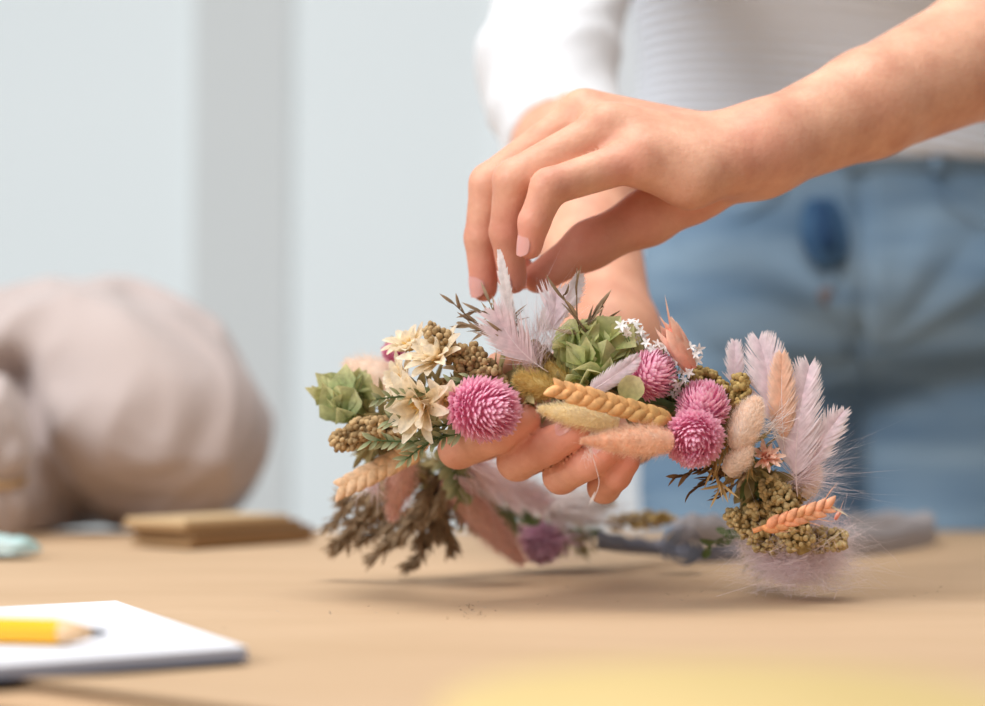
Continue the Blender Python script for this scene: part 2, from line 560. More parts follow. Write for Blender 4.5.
# ================================================================ YELLOW ROUND BOX (near, out of focus)
ybox_m = mat('pale_yellow_card', (0.56, 0.42, 0.18), (0.60, 0.45, 0.20), rough=0.7, scale=30)
c = P(735, 700, 0.255); RB = 0.047; HB = 0.0245
bx = empty('round_box', (c[0], c[1], T + 0.0006), 'pale yellow round box, blurred at the near edge of the table', 'box')
def lathe(prof, n=64):
    m_ = MB(); G = np.zeros((len(prof), n, 3))
    for i, (r, z) in enumerate(prof):
        for j in range(n):
            G[i, j] = (c[0] + r * math.cos(2 * PI * j / n), c[1] + r * math.sin(2 * PI * j / n), T + 0.0006 + z)
    m_.grid(G, closed=True); return m_
lathe([(0.0005, 0), (RB - .002, 0), (RB - .001, .001), (RB - .001, HB * .6)]).build('box_base', ybox_m, bx)
lathe([(RB, HB * .45), (RB, HB - .003), (RB - .001, HB - .001), (RB - .003, HB), (0.0005, HB)]).build('lid', ybox_m, bx)

# ================================================================ FABRIC SACK, PAPER STACK, TISSUE (left, behind)
sack_m = mat('dusty_pink_cloth', (0.45, 0.375, 0.355), (0.51, 0.43, 0.405), rough=0.85, scale=5, bump=0.2, bscale=40, sheen=0.2)
def lump(center, rad, seed, amp, fold, n=110, rows=80, shape=None):
    G = np.zeros((rows + 1, n, 3)); c0 = np.asarray(center)
    for i in range(rows + 1):
        th = PI * (0.004 + 0.992 * i / rows)
        for j in range(n):
            ph = 2 * PI * j / n
            d = Vector((math.sin(th) * math.cos(ph), math.sin(th) * math.sin(ph), -math.cos(th)))
            k = 1 + amp * noise.noise(d * 1.3 + Vector((seed, 0, 0)))
            rdg = 1 - abs(noise.noise(d * 2.1 + Vector((0, seed, 3)))) * 2
            k += fold * rdg + fold * 0.5 * (1 - 2 * abs(noise.noise(d * 4.6 + Vector((seed, 5, 0)))))
            if shape: k *= shape(d)
            p = c0 + np.array([rad[0] * d.x, rad[1] * d.y, rad[2] * d.z]) * k
            p[2] = max(p[2], T + 0.001 + 0.002 * (1 + d.z))
            G[i, j] = p
    m_ = MB(); m_.grid(G, closed=True)
    m_.f.append(tuple(range(n))[::-1]); m_.f.append(tuple(rows * n + j for j in range(n)))
    return m_
sc_ = P(95, 420, 1.20); sc_[2] = T + 0.088
sack = empty('cloth_sack', (sc_[0], sc_[1], T + 0.0006), 'large crumpled dusty pink cloth sack resting at the back left of table', 'sack')
sk = [Group([el(P(60, 432, 1.20), (.098, .10, .080)), el(P(172, 428, 1.19), (.070, .08, .056)), el(P(108, 372, 1.20), (.056, .07, .044)),
      el(P(15, 380, 1.21), (.06, .07, .036))], .05, .03)]
def skf(p):
    return np.maximum(field(sk, p, .12), T + .0012 - p[:, 2])
V, F = mesh_field(skf, sc_ - .19, sc_ + .19, .0035, 1.8)
V = relax(V, F, 2); N = normals(V, F)
def sfold(x, y, z):
    v = Vector((x, y, z))
    wv_ = Vector((x * 1.0, y, z * .8)) + .035 * Vector((noise.noise(v * 9), noise.noise(v * 9 + Vector((7, 0, 0))), noise.noise(v * 9 + Vector((0, 9, 0)))))
    return .015 * (1 - 2.2 * abs(noise.noise(wv_ * 11 + Vector((1.7, 3, 0))))) + .005 * (1 - 2 * abs(noise.noise(wv_ * 24)))
nv = np.array([sfold(*q) for q in V])
V = V + N * nv[:, None]
f0_, f1_ = P(14, 395, 1.10), P(62, 520, 1.10)     # deep fold that runs down beside the gathered neck
ax_ = f1_ - f0_; tt = np.clip(((V - f0_)[:, [0, 2]] @ ax_[[0, 2]]) / (ax_[[0, 2]] @ ax_[[0, 2]]), -.15, 1.1)
dd = np.linalg.norm((V - f0_)[:, [0, 2]] - tt[:, None] * ax_[[0, 2]], axis=1)
V = V + np.where(V[:, 1] < sc_[1], 1, 0)[:, None] * np.array([0, 1, 0]) * (.035 * np.exp(-(dd / .014) ** 2))[:, None]
V[:, 2] = np.maximum(V[:, 2], T + .001)
raw_mesh('sack_body', V, F, sack_m, sack)
nc = P(-14, 455, 1.05); nc[2] = T + 0.050
lump(nc, (0.026, 0.035, 0.052), 8.1, 0.12, 0.10, n=60, rows=40, shape=lambda d: 1 - 0.22 * math.exp(-((d.z + 0.25) / 0.16) ** 2)).build('gathered_neck', sack_m, sack)
str_m = mat('tan_string', (0.55, 0.36, 0.18), rough=0.8)
q = MB(); q.tube([nc + np.array([0.0235 * math.cos(t), 0.032 * math.sin(t), -0.013 + 0.002 * math.sin(2 * t)]) for t in np.linspace(0, 2 * PI, 40)], 0.0022, 8, cap=False)
q.build('tie_string', str_m, sack, label='tan string tied around the sack neck')

env_m = [mat('brown_card_a', (0.32, 0.19, 0.085), (0.38, 0.23, 0.11), rough=0.8, scale=10), mat('brown_card_b', (0.22, 0.125, 0.055), (0.26, 0.15, 0.07), rough=0.8, scale=10), mat('tan_card', (0.58, 0.42, 0.24), rough=0.8)]
f0 = on_plane(192, 549); f1 = on_plane(312, 541)
labs = ['bottom brown card sheet of the stack beside the cloth sack', 'second lowest brown card sheet in the stack by the sack', 'middle dark card sheet in the stack by the cloth sack', 'second highest card sheet of stack between sack and crown', 'topmost tan card sheet of the stack between sack and crown']
zz = T + 0.0006
for i in range(5):
    th_ = 0.0032
    dx = rnd.uniform(-.004, .004); rot = rnd.uniform(-.05, .05)
    a_, b_ = f0 + np.array([dx, dx * .6, 0]), f1 + np.array([dx, .002 * i, 0])
    u_ = nz(b_ - a_); u_ = np.array([u_[0] * math.cos(rot) - u_[1] * math.sin(rot), u_[0] * math.sin(rot) + u_[1] * math.cos(rot), 0]); v_ = np.array([-u_[1], u_[0], 0])
    wl = np.linalg.norm(f1 - f0) * (1.0 if i < 4 else .9); dp = 0.056 if i < 4 else 0.052
    po = [a_, a_ + u_ * wl, a_ + u_ * wl + v_ * dp, a_ + v_ * dp]
    o = prism_mb(po, zz, zz + th_).build('card_sheet', env_m[(0, 1, 1, 0, 2)[i]], smooth=False, origin=(a_[0], a_[1], zz))
    tag(o, labs[i], 'card', 'brown card sheets stacked beside the sack')
    zz += th_ + 0.0001
tis_m = mat('pale_teal_tissue', (0.22, 0.46, 0.43), (0.62, 0.72, 0.72), rough=0.8, scale=30)
tc_ = on_plane(-9, 557); tc_[2] = T + 0.004
o = lump(tc_, (0.022, 0.016, 0.0075), 4.4, 0.2, 0.12, n=40, rows=26).build('tissue', tis_m, origin=(tc_[0], tc_[1], T))
tag(o, 'small crumpled pale teal tissue at the left edge before the sack', 'tissue')

# ================================================================ PERSON
skin_m, nt, b = new_mat('skin')
b.inputs['Roughness'].default_value = 0.5
b.inputs['Specular IOR Level'].default_value = 0.3
b.inputs['Subsurface Weight'].default_value = 0.12
b.inputs['Subsurface Radius'].default_value = (1.0, 0.32, 0.16)
b.inputs['Subsurface Scale'].default_value = 0.005
tc = nt.nodes.new('ShaderNodeTexCoord')
n1 = nt.nodes.new('ShaderNodeTexNoise'); n1.inputs['Scale'].default_value = 46; n1.inputs['Detail'].default_value = 7; n1.inputs['Roughness'].default_value = .62
nt.links.new(tc.outputs['Object'], n1.inputs['Vector'])
rp = nt.nodes.new('ShaderNodeValToRGB')
rp.color_ramp.elements[0].position = 0.3; rp.color_ramp.elements[1].position = 0.7
rp.color_ramp.elements[0].color = (0.56, 0.255, 0.165, 1); rp.color_ramp.elements[1].color = (0.77, 0.43, 0.29, 1)
nt.links.new(n1.outputs['Fac'], rp.inputs[0])
fl = nt.nodes.new('ShaderNodeAttribute'); fl.attribute_name = 'flush'
mxf = nt.nodes.new('ShaderNodeMix'); mxf.data_type = 'RGBA'; mxf.inputs[7].default_value = (0.70, 0.25, 0.19, 1)
nt.links.new(fl.outputs['Fac'], mxf.inputs[0]); nt.links.new(rp.outputs[0], mxf.inputs[6]); nt.links.new(mxf.outputs[2], b.inputs['Base Color'])
n2 = nt.nodes.new('ShaderNodeTexNoise'); n2.inputs['Scale'].default_value = 420; n2.inputs['Detail'].default_value = 3
nt.links.new(tc.outputs['Object'], n2.inputs['Vector'])
bp = nt.nodes.new('ShaderNodeBump'); bp.inputs['Strength'].default_value = 0.25; bp.inputs['Distance'].default_value = 0.001
nt.links.new(n2.outputs['Fac'], bp.inputs['Height']); nt.links.new(bp.outputs[0], b.inputs['Normal'])
nail_m = mat('pink_nail', (0.74, 0.36, 0.32), rough=0.25, spec=0.5, sss=0.1)

XC = float(P(858, 300, 1.29)[0]); YC = 1.295
ZW = float(P(900, 148, 1.17)[2])           # waist / hem height
ZCR = float(P(872, 405, 1.24)[2])          # crotch height
person = empty('person', (XC, YC, 0), 'person in white knit sweater and blue jeans behind table, both hands on flower crown', 'person')

# --- her left arm (comes in from the right), seen from the little-finger side
LW = P(762, 149, 0.690); LEL = P(1120, -5, 0.83); LSH = np.array([XC + 0.165, 1.10, 1.285])
HL = dict(
    little=[(640, 158, .662), (549, 187, .648), (534, 222, .650), (530, 247, .653)],
    ring=[(608, 130, .672), (514, 180, .661), (507, 232, .668), (513, 280, .676)],
    middle=[(584, 116, .690), (490, 184, .682), (482, 238, .684), (484, 288, .688)],
    index=[(588, 118, .712), (508, 182, .708), (503, 232, .706), (522, 276, .700)])
RL = dict(little=(.0088, .0074, .0062, .0050), ring=(.0098, .0084, .0071, .0058), middle=(.0098, .0086, .0073, .0058), index=(.0095, .0085, .0072, .0060))
def finger(keys, rads):
    pts = [P(*k) for k in keys]
    out = []
    for i in range(3):
        out.append(rc(pts[i], pts[i + 1], rads[i], rads[i + 1]))
    # slight joint swelling
    return out
groups = []
# forearm
mid = LW * 0.45 + LEL * 0.55
up_ = np.array([0, 0, 1.0])
LF1 = P(868, 104, .716); LF2 = P(985, 51, .752)
groups.append(Group([rc(LW, LF1, .0182, .0232), rc(LF1, LF2, .0232, .0300), rc(LF2, LEL, .0300, .034), rc(LEL, LSH, .036, .045)], .006, .016))
wr2 = P(742, 170, .684)
palm = []
for nm, r0, r1 in (('little', .0100, .0108), ('ring', .0112, .0115), ('middle', .0112, .0115), ('index', .0110, .0112)):
    base = {'little': P(744, 163, .676), 'ring': P(744, 154, .684), 'middle': P(744, 148, .694), 'index': P(742, 150, .704)}[nm]
    palm.append(rc(base, P(*HL[nm][0]), r0, r1))
palm.append(rc(P(728, 167, .675), P(690, 180, .667), .0112, .0098))      # heel on the little-finger side
palm.append(rc(P(690, 180, .667), P(650, 164, .664), .0098, .0084))
palm.append(rc(P(740, 164, .690), P(690, 194, .695), .0115, .0118))      # ball of the thumb
palm.append(rc(LW, P(738, 154, .690), .0180, .0160))
groups.append(Group(palm, .010, .010))
for nm in ('index', 'middle', 'ring', 'little'):
    groups.append(Group(finger(HL[nm], RL[nm]), .0022, .0034))
TL = [P(702, 190, .693), P(648, 217, .692), P(590, 245, .690), P(538, 278, .688)]
groups.append(Group([rc(TL[0], TL[1], .0116, .0112), rc(TL[1], TL[2], .0112, .0094), rc(TL[2], TL[3], .0094, .0066)], .006, .005))

# --- her right arm (sleeve on the left), palm under the front of the crown
RW = P(612, 340, 0.775); REL = P(546, 70, 0.955); RSH = np.array([XC - 0.20, 1.15, 1.285])
mid = RW * .5 + REL * .5
groups.append(Group([rc(RW, mid, .0205, .0300), rc(mid, REL, .0290, .0320), rc(REL, RSH, .033, .042)], .02, .02))
HR = dict(
    index=[(552, 418, .712), (458, 449, .666), (498, 436, .650), (526, 419, .643)],
    middle=[(584, 430, .712), (517, 461, .660), (548, 446, .643), (574, 432, .637)],
    ring=[(610, 436, .712), (561, 476, .657), (588, 463, .642), (608, 449, .637)],
    little=[(634, 438, .714), (604, 487, .660), (616, 475, .647), (627, 461, .641)])
RR = dict(index=(.0096, .0080, .0070, .0060), middle=(.0096, .0080, .0072, .0062), ring=(.0090, .0072, .0066, .0058), little=(.0080, .0066, .0060, .0053))
palm = []
for nm in HR:
    base = {'index': P(590, 360, .765), 'middle': P(602, 362, .768), 'ring': P(616, 366, .77), 'little': P(628, 368, .768)}[nm]
    palm.append(rc(base, P(*HR[nm][0]), .0140, .0115))
palm.append(rc(RW, P(608, 368, .762), .0205, .020))
groups.append(Group(palm, .010, .016))
for nm in HR:
    groups.append(Group(finger(HR[nm], RR[nm]), .0018, .0012))
groups.append(Group([rc(P(580, 372, .75), P(540, 385, .71), .0135, .0110), rc(P(540, 385, .71), P(512, 378, .69), .0110, .0092), rc(P(512, 378, .69), P(500, 368, .672), .0092, .0068)], .006, .006))
# --- torso hidden by the clothes
groups.append(Group([el((XC, YC, ZW - .06), (.12, .07, .10)), el((XC, YC - .03, ZW + .12), (.115, .07, .17)), el((XC, 1.20, 1.24), (.135, .075, .11)),
    rc(RSH, (XC, 1.15, 1.30), .05, .06), rc(LSH, (XC, 1.15, 1.30), .05, .06), rc((XC, 1.15, 1.32), (XC, 1.11, 1.42), .055, .05)], .05, .03))
lo = np.array([min(REL[0], XC - .22) - .06, .59, .765]); hi = np.array([max(LEL[0], XC + .22) + .06, 1.45, 1.48])
V, F = mesh_field(lambda p: field(groups, p, 0.06), lo, hi, 0.0013, 1.5)
V = relax(V, F, 1, .5)
body = raw_mesh('body', V, F, skin_m, person)
flush = np.zeros(len(V))
for hand, wt in ((HL, 1.0), (HR, 0.9)):
    for nm in hand:
        pts = [P(*k) for k in hand[nm]]
        for k_, s_ in ((3, .013), (2, .007), (1, .007)):
            flush = np.maximum(flush, wt * (.75 if k_ == 3 else .35) * np.exp(-((V - pts[k_]) ** 2).sum(1) / (2 * s_ * s_)))
for (x_, y_, d_, s_, k_) in ((622, 172, .650, .007, .5), (610, 160, .655, .006, .35), (640, 225, .680, .010, .5), (590, 245, .680, .010, .55), (770, 150, .675, .012, .25), (690, 215, .685, .012, .4)):
    flush = np.maximum(flush, k_ * np.exp(-((V - P(x_, y_, d_)) ** 2).sum(1) / (2 * s_ * s_)))
flush = np.maximum(flush, .6 * np.exp(-((V - TL[3]) ** 2).sum(1) / (2 * .016 ** 2)))
at = body.data.attributes.new('flush', 'FLOAT', 'POINT'); at.data.foreach_set('value', flush.astype(np.float32))

def nail(keys, rt, dors, L=.0095, wang=0.95):
    p2, p3 = P(*keys[2]), P(*keys[3])
    z = nz(p3 - p2); y = nz(np.asarray(dors) - z * np.dot(dors, z)); x = np.cross(y, z)
    m_ = MB(); rows, n = 9, 11
    G = np.zeros((rows, n, 3))
    for i in range(rows):
        t = i / (rows - 1); u = 2 * t - 1
        wa = wang * max(.12, 1 - abs(u) ** 3.2) ** .5
        for j in range(n):
            an = (j / (n - 1) - .5) * 2 * wa
            zz_ = -L * .62 + L * t
            rr_ = rt * (1.03 - .16 * max(0, t - .45))
            G[i, j] = p3 + z * zz_ + rr_ * (math.cos(an) * y + math.sin(an) * x)
    m_.grid(G); m_.grid((G - y * .0005)[:, ::-1])
    return m_.build('fingernail', nail_m, person)
nail(HL['little'], .0054, -RT * 0.93 - FWD * 0.55)
nail(HL['ring'], .0061, -RT * 0.9 - FWD * .5)
nail(HL['middle'], .0062, -RT * 0.8 - FWD * .6, L=.009)
for nm in ('index', 'middle', 'ring'):
    nail(HR[nm], RR[nm][3] * 1.02, UP * .75 - FWD * .6 - RT * .2, L=.0085, wang=.8)

# --- jeans
den_m, nt, b = new_mat('blue_denim')
b.inputs['Roughness'].default_value = 0.85; b.inputs['Specular IOR Level'].default_value = 0.15
tc = nt.nodes.new('ShaderNodeTexCoord')
mp = nt.nodes.new('ShaderNodeMapping'); mp.inputs['Scale'].default_value = (.7, 1, 4); nt.links.new(tc.outputs['Object'], mp.inputs[0])
n1 = nt.nodes.new('ShaderNodeTexNoise'); n1.inputs['Scale'].default_value = 7; n1.inputs['Detail'].default_value = 6; nt.links.new(mp.outputs[0], n1.inputs['Vector'])
rp = nt.nodes.new('ShaderNodeValToRGB'); rp.color_ramp.elements[0].position = .30; rp.color_ramp.elements[1].position = .72
rp.color_ramp.elements[0].color = (0.10, 0.185, 0.30, 1); rp.color_ramp.elements[1].color = (0.29, 0.41, 0.525, 1)
nt.links.new(n1.outputs['Fac'], rp.inputs[0]); nt.links.new(rp.outputs[0], b.inputs['Base Color'])
wv = nt.nodes.new('ShaderNodeTexWave'); wv.inputs['Scale'].default_value = 320; wv.bands_direction = 'DIAGONAL'; nt.links.new(tc.outputs['Object'], wv.inputs['Vector'])
bp = nt.nodes.new('ShaderNodeBump'); bp.inputs['Strength'].default_value = .2; bp.inputs['Distance'].default_value = .0008
nt.links.new(wv.outputs['Fac'], bp.inputs['Height']); nt.links.new(bp.outputs[0], b.inputs['Normal'])
navy_m = mat('fly_deep_shade_denim', (0.015, 0.05, 0.13), (0.03, 0.08, 0.18), rough=.9, scale=40)  # deepest shade of the fly fold, as a navy colour
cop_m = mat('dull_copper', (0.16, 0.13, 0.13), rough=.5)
dk_m = mat('fly_shade_denim', (0.04, 0.105, 0.22), (0.065, 0.15, 0.28), rough=.9, scale=40)  # softer shade around the fly fold, as a darker blue
YS = 0.74
def squash(p):
    q = p.copy(); q[:, 1] = YC + (q[:, 1] - YC) / YS; return q
S_ = lambda x, y, z: np.array([XC + x, YC + y / YS, z])
jg = [Group([el(S_(0, 0, ZCR + .095), (.172, .175, .095)), el(S_(0, 0, ZW - .02), (.150, .150, .13))], .05, .03),
      Group([rc(S_(-.085, 0, ZCR + .03), S_(-.084, 0, .48), .090, .080), rc(S_(-.084, 0, .48), S_(-.10, .01, .10), .080, .056)], .02, .012),
      Group([rc(S_(.085, 0, ZCR + .03), S_(.084, 0, .48), .090, .080), rc(S_(.084, 0, .48), S_(.10, .01, .10), .080, .056)], .02, .012)]
def jf(p):
    d = field(jg, squash(p), .12) * .8
    return np.maximum(np.maximum(d, p[:, 2] - (ZW + .015)), 0.075 - p[:, 2])
V, F = mesh_field(jf, (XC - .23, YC - .18, .06), (XC + .23, YC + .18, ZW + .03), .005, 1.6)
V = relax(V, F, 2, .5); N = normals(V, F)
# pulled folds that fan out from the crotch, plus soft creases
rel = V - np.array([XC, YC, ZCR + .03]); front = np.clip((YC - V[:, 1]) / .06, 0, 1)
ang = np.arctan2(rel[:, 2], np.abs(rel[:, 0]) + .015); rr_ = np.hypot(rel[:, 0], rel[:, 2])
fold = np.zeros(len(V))
for a0, s0, am in ((.15, .05, .0055), (.40, .05, -.004), (.62, .06, .005), (.88, .05, -.004), (-.12, .05, -.005), (-.35, .06, .004), (1.15, .06, .003)):
    fold += am * np.exp(-((ang - a0) / (s0 * 1.6)) ** 2) * np.exp(-((rr_ - .085) / .06) ** 2)
nv = np.array([noise.noise(Vector((x * 9 + 2, y * 9, z * 26))) for x, y, z in V])
V = V + N * (fold * front * .75 + nv * .0042)[:, None]
# fly opening: a shallow vertical valley
vx = V[:, 0] - (XC - .022); V = V + N * (-.006 * np.exp(-(vx / .006) ** 2) * front * (V[:, 2] > ZCR + .03))[:, None]
jeans = raw_mesh('jeans', V, F, den_m, person); jeans['label'] = 'faded blue denim jeans'
def on_front(px, py, off=.002):
    """point on the front of the jeans under a pixel"""
    d = np.linspace(1.05, 1.35, 600)
    p = np.array([P(px, py, k) for k in d]); v = jf(p)
    i = int(np.argmax(v < 0)) if (v < 0).any() else 300
    return p[i] - FWD * off
def strap(name, pix, wd, m, th=.0025, off=.001, taper=False):
    w0 = wd; i = -1
    pts = np.array([on_front(x, y, off + .0015) for x, y in pix]); m_ = MB()
    G = []
    for p, t in zip(pts, np.gradient(pts, axis=0)):
        i += 1; wd = w0 * (.35 + .65 * math.sin(PI * (i + .5) / len(pts)) if taper else 1)
        s = nz(np.cross(nz(t), FWD)); G.append([p - s * wd / 2, p - s * wd / 2 - FWD * th, p + s * wd / 2 - FWD * th, p + s * wd / 2])
    m_.grid(np.array(G), closed=True); m_.f.append((3, 2, 1, 0)); k = len(pts) * 4; m_.f.append((k - 4, k - 3, k - 2, k - 1))
    o = m_.build(name, m, jeans); return o
strap('fly_shade_patch', [(819, 200), (820, 212), (822, 226), (824, 240), (827, 254), (829, 268)], .034, dk_m, .004, taper=True)  # dark strip: shade of the fly fold put into colour
strap('fly_fold_shade', [(818, 203), (822, 215), (823, 228), (826, 244), (826, 252)], .015, navy_m, .0015, off=.0052, taper=True)  # narrower, darker strip for the deepest shade in the fold
strap('fly_seam', [(830, 268), (834, 284), (846, 320), (858, 360), (868, 395)], .004, den_m, .0015)
strap('fly_button', [(822, 288), (826, 297), (828, 306)], .012, cop_m, .003, taper=True)
strap('waistband', [(x, 158 + (x - 860) ** 2 * -.00002) for x in range(720, 1010, 20)], .024, den_m, .002)
for x in (760, 935):
    strap('belt_loop', [(x, 145), (x, 160), (x, 175)], .010, den_m, .004, .003)
for sx in (-1, 1):
    strap('pocket_seam', [(858 + sx * (75 + 2.2 * k * k), 178 + 9.5 * k) for k in range(8)], .003, den_m, .0012)
# --- shoes
shoe_m = mat('white_canvas', (.75, .75, .74), rough=.8); sole_m = mat('white_rubber', (.8, .8, .78), rough=.6)
for sx in (-1, 1):
    x = XC + sx * .10
    sg_ = [Group([rc((x, YC + .04, .055), (x, YC - .15, .035), .042, .033), rc((x, YC + .02, .06), (x, YC + .015, .12), .042, .045)], .03, .03)]
    V, F = mesh_field(lambda p: np.maximum(field(sg_, p, .08), .014 - p[:, 2]), (x - .07, YC - .22, 0), (x + .07, YC + .12, .19), .006, 1.6)
    sh = raw_mesh('shoe', V, F, shoe_m, person)
    m_ = MB(); pol = [(x + .043 * math.sin(t) * (1 if math.cos(t) > 0 else .85), YC - .055 - .135 * math.cos(t)) for t in np.linspace(0, 2 * PI, 32, endpoint=False)]
    prism_mb(pol, 0.0, .017, m_); m_.build('sole', sole_m, sh)

# --- sweater (horizontal ribs on the body, plain rolled sleeves)
knit_m, nt, b = new_mat('white_rib_knit')
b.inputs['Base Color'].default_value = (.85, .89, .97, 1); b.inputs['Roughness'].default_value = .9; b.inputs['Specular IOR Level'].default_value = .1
b.inputs['Sheen Weight'].default_value = .2
tc = nt.nodes.new('ShaderNodeTexCoord')
mp = nt.nodes.new('ShaderNodeMapping'); mp.inputs['Rotation'].default_value = (0, math.radians(-9), 0); nt.links.new(tc.outputs['Object'], mp.inputs[0])
wv = nt.nodes.new('ShaderNodeTexWave'); wv.bands_direction = 'Z'; wv.inputs['Scale'].default_value = 44; wv.inputs['Distortion'].default_value = .6; wv.inputs['Detail Scale'].default_value = .4
nt.links.new(mp.outputs[0], wv.inputs['Vector'])
bp = nt.nodes.new('ShaderNodeBump'); bp.inputs['Strength'].default_value = .9; bp.inputs['Distance'].default_value = .0035
nt.links.new(wv.outputs['Fac'], bp.inputs['Height']); nt.links.new(bp.outputs[0], b.inputs['Normal'])
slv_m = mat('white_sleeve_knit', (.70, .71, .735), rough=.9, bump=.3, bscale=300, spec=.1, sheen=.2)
WS = lambda x, y, z: np.array([XC + x, YC + y / YS, z])
tg_ = [Group([el(WS(0, 0, ZW + .02), (.180, .172, .13)), el(WS(0, -.03, ZW + .17), (.182, .158, .17)), el(WS(0, -.115, 1.24), (.18, .17, .14)), rc((XC, 1.20, 1.30), (XC, 1.17, 1.39), .09, .065)], .05, .03)]
def wf(p):
    d = field(tg_, squash(p), .14) * .8
    hem = ZW - .004 + .006 * np.sin((p[:, 0] - XC) * 30) * .3
    return np.maximum(np.maximum(d, hem - p[:, 2]), p[:, 2] - 1.385)
V, F = mesh_field(wf, (XC - .24, YC - .30, ZW - .03), (XC + .24, YC + .18, 1.40), .005, 1.6)
V = relax(V, F, 2); N = normals(V, F)
nv = np.array([noise.noise(Vector((x * 7, y * 7, z * 12))) for x, y, z in V])
V = V + N * (nv * .004)[:, None]
sweater = raw_mesh('sweater', V, F, knit_m, person); sweater['label'] = 'white ribbed knit sweater'
def sleeve(El, Sh, Wr, endf, name, r_e):
    cf = El + (Wr - El) * endf
    g_ = [Group([rc(cf, El, r_e * .92, r_e), rc(El, Sh, r_e, r_e * 1.25)], .012, .03)]
    ax_ = nz(Wr - El)
    def sf(p):
        return np.maximum(field(g_, p, .08), (p - cf) @ ax_ - 0.006)
    lo = np.minimum(np.minimum(cf, El), Sh) - .09; hi = np.maximum(np.maximum(cf, El), Sh) + .09
    V, F = mesh_field(sf, lo, hi, .004, 1.6)
    V = relax(V, F, 2); N = normals(V, F)
    L_ = np.linalg.norm(Sh - El)
    nv = np.array([1 - 2 * abs(noise.noise(Vector((x * 10 + 3, y * 10, z * 24 - x * 14)))) for x, y, z in V])
    V = V + N * (nv * .0045)[:, None]
    sl = raw_mesh(name, V, F, slv_m, sweater)
    return sl
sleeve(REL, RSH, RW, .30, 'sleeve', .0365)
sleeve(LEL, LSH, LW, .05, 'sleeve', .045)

# ================================================================ FLOWER CROWN
CR = np.append(on_plane(560, 580)[:2], T + .0008)
crown = empty('flower_crown', CR, 'dried flower crown with pink globe flowers, feathers and ribbon, held above kraft paper', 'flower crown')
K = 0.391e-3 * 1.0                       # metres per pixel near the focus plane
def px2m(n, d): return n * d / FPX

M_ = dict(
    pink=plant('pink_bracts', (.84, .16, .38), (.93, .38, .57), (.97, .66, .76), .35),
    purple=plant('purple_bracts', (.58, .27, .46), (.70, .40, .56), (.80, .56, .66), .3),
    bunny=plant('peach_hair', (.98, .75, .58), (1.0, .84, .70), (1.0, .92, .84), .6),
    rose=plant('rose_hair', (.96, .62, .45), (.98, .70, .53), (.99, .82, .66), .6),
    dusty=plant('dusty_pink_hair', (.66, .36, .30), (.74, .44, .36), (.82, .55, .46), .35),
    cream=plant('cream_hair', (.93, .78, .44), (.97, .86, .58), (1.0, .93, .74), .6),
    mustard=plant('mustard_hair', (.62, .40, .09), (.74, .52, .16), (.82, .64, .28), .35),
    lilac=plant('lilac_barbs', (.88, .73, .78), (.93, .81, .85), (.96, .89, .91), .5),
    mauve=plant('mauve_barbs', (.80, .62, .64), (.87, .70, .72), (.93, .81, .81), .5),
    white=plant('white_barbs', (.90, .82, .80), (.94, .88, .86), (.96, .92, .92), .45),
    peachf=plant('peach_barbs', (.90, .55, .38), (.94, .64, .46), (.94, .72, .58), .45),
    quill=plant('pale_quill', (.90, .76, .76), (.92, .80, .80), None, .1),
    straw=plant('cream_petal', (.86, .62, .28), (.95, .80, .52), (.96, .86, .70), .42, mott=.2),
    strawc=plant('straw_centre', (.80, .52, .16), (.85, .62, .24), None, .1),
    hop=plant('green_bract', (.28, .37, .09), (.58, .60, .24), (.74, .70, .40), .42, mott=.2),
    leaf=plant('soft_green_leaf', (.28, .38, .14), (.50, .58, .30), (.70, .66, .36), .40, mott=.3),
    dkgreen=plant('dark_green_leaf', (.06, .10, .035), (.15, .19, .07), (.50, .50, .30), .2),
    brown=plant('brown_grass', (.17, .105, .06), (.36, .25, .15), (.46, .34, .22), .25),
    dbrown=plant('dark_brown_leaf', (.06, .032, .018), (.15, .075, .03), (.22, .13, .06), .2),
    gold=plant('golden_grass', (.34, .19, .06), (.50, .30, .11), (.58, .40, .18), .25),
    seed=plant('tan_seed', (.30, .19, .085), (.54, .37, .19), None, .0, mott=.35),
    gseed=plant('golden_seed', (.34, .22, .07), (.56, .40, .16), None, .0, mott=.35),
    greenseed=plant('green_gold_seed', (.38, .27, .11), (.70, .54, .28), None, .0, mott=.3),
    orange=plant('orange_spikelet', (.60, .34, .125), (.93, .44, .17), (.92, .56, .27), .1, mott=.3),
    coralear=plant('coral_spikelet', (.80, .36, .15), (.95, .40, .22), (.97, .58, .40), .2, mott=.35),
    tanear=plant('tan_spikelet', (.78, .48, .24), (.86, .58, .34), (.95, .66, .46), .15, mott=.25),
    coral=plant('coral_petal', (.95, .34, .24), (.98, .50, .37), (.99, .74, .60), .4),
    star=plant('white_star', (.93, .91, .90), (.97, .96, .95), None, .3),
    stem=plant('green_stem', (.10, .16, .06), (.16, .22, .09), None, .0),
    moss=plant('moss_filler', (.20, .15, .06), (.36, .30, .13), (.44, .36, .18), .2))

def stem_tube(pts, r, name, m, parent=crown, n=6):
    q = MB(); q.tube(pts, r, n); return q.build(name, m, parent)
def smooth_path(pts, n):
    pts = np.asarray(pts, float); m = len(pts)
    t = np.linspace(0, m - 1, n); out = []
    for x in t:
        i = min(int(x), m - 2); f = x - i
        p0, p1, p2, p3 = pts[max(i - 1, 0)], pts[i], pts[i + 1], pts[min(i + 2, m - 1)]
        out.append(.5 * ((2 * p1) + (-p0 + p2) * f + (2 * p0 - 5 * p1 + 4 * p2 - p3) * f * f + (-p0 + 3 * p1 - 3 * p2 + p3) * f ** 3))
    return np.array(out)

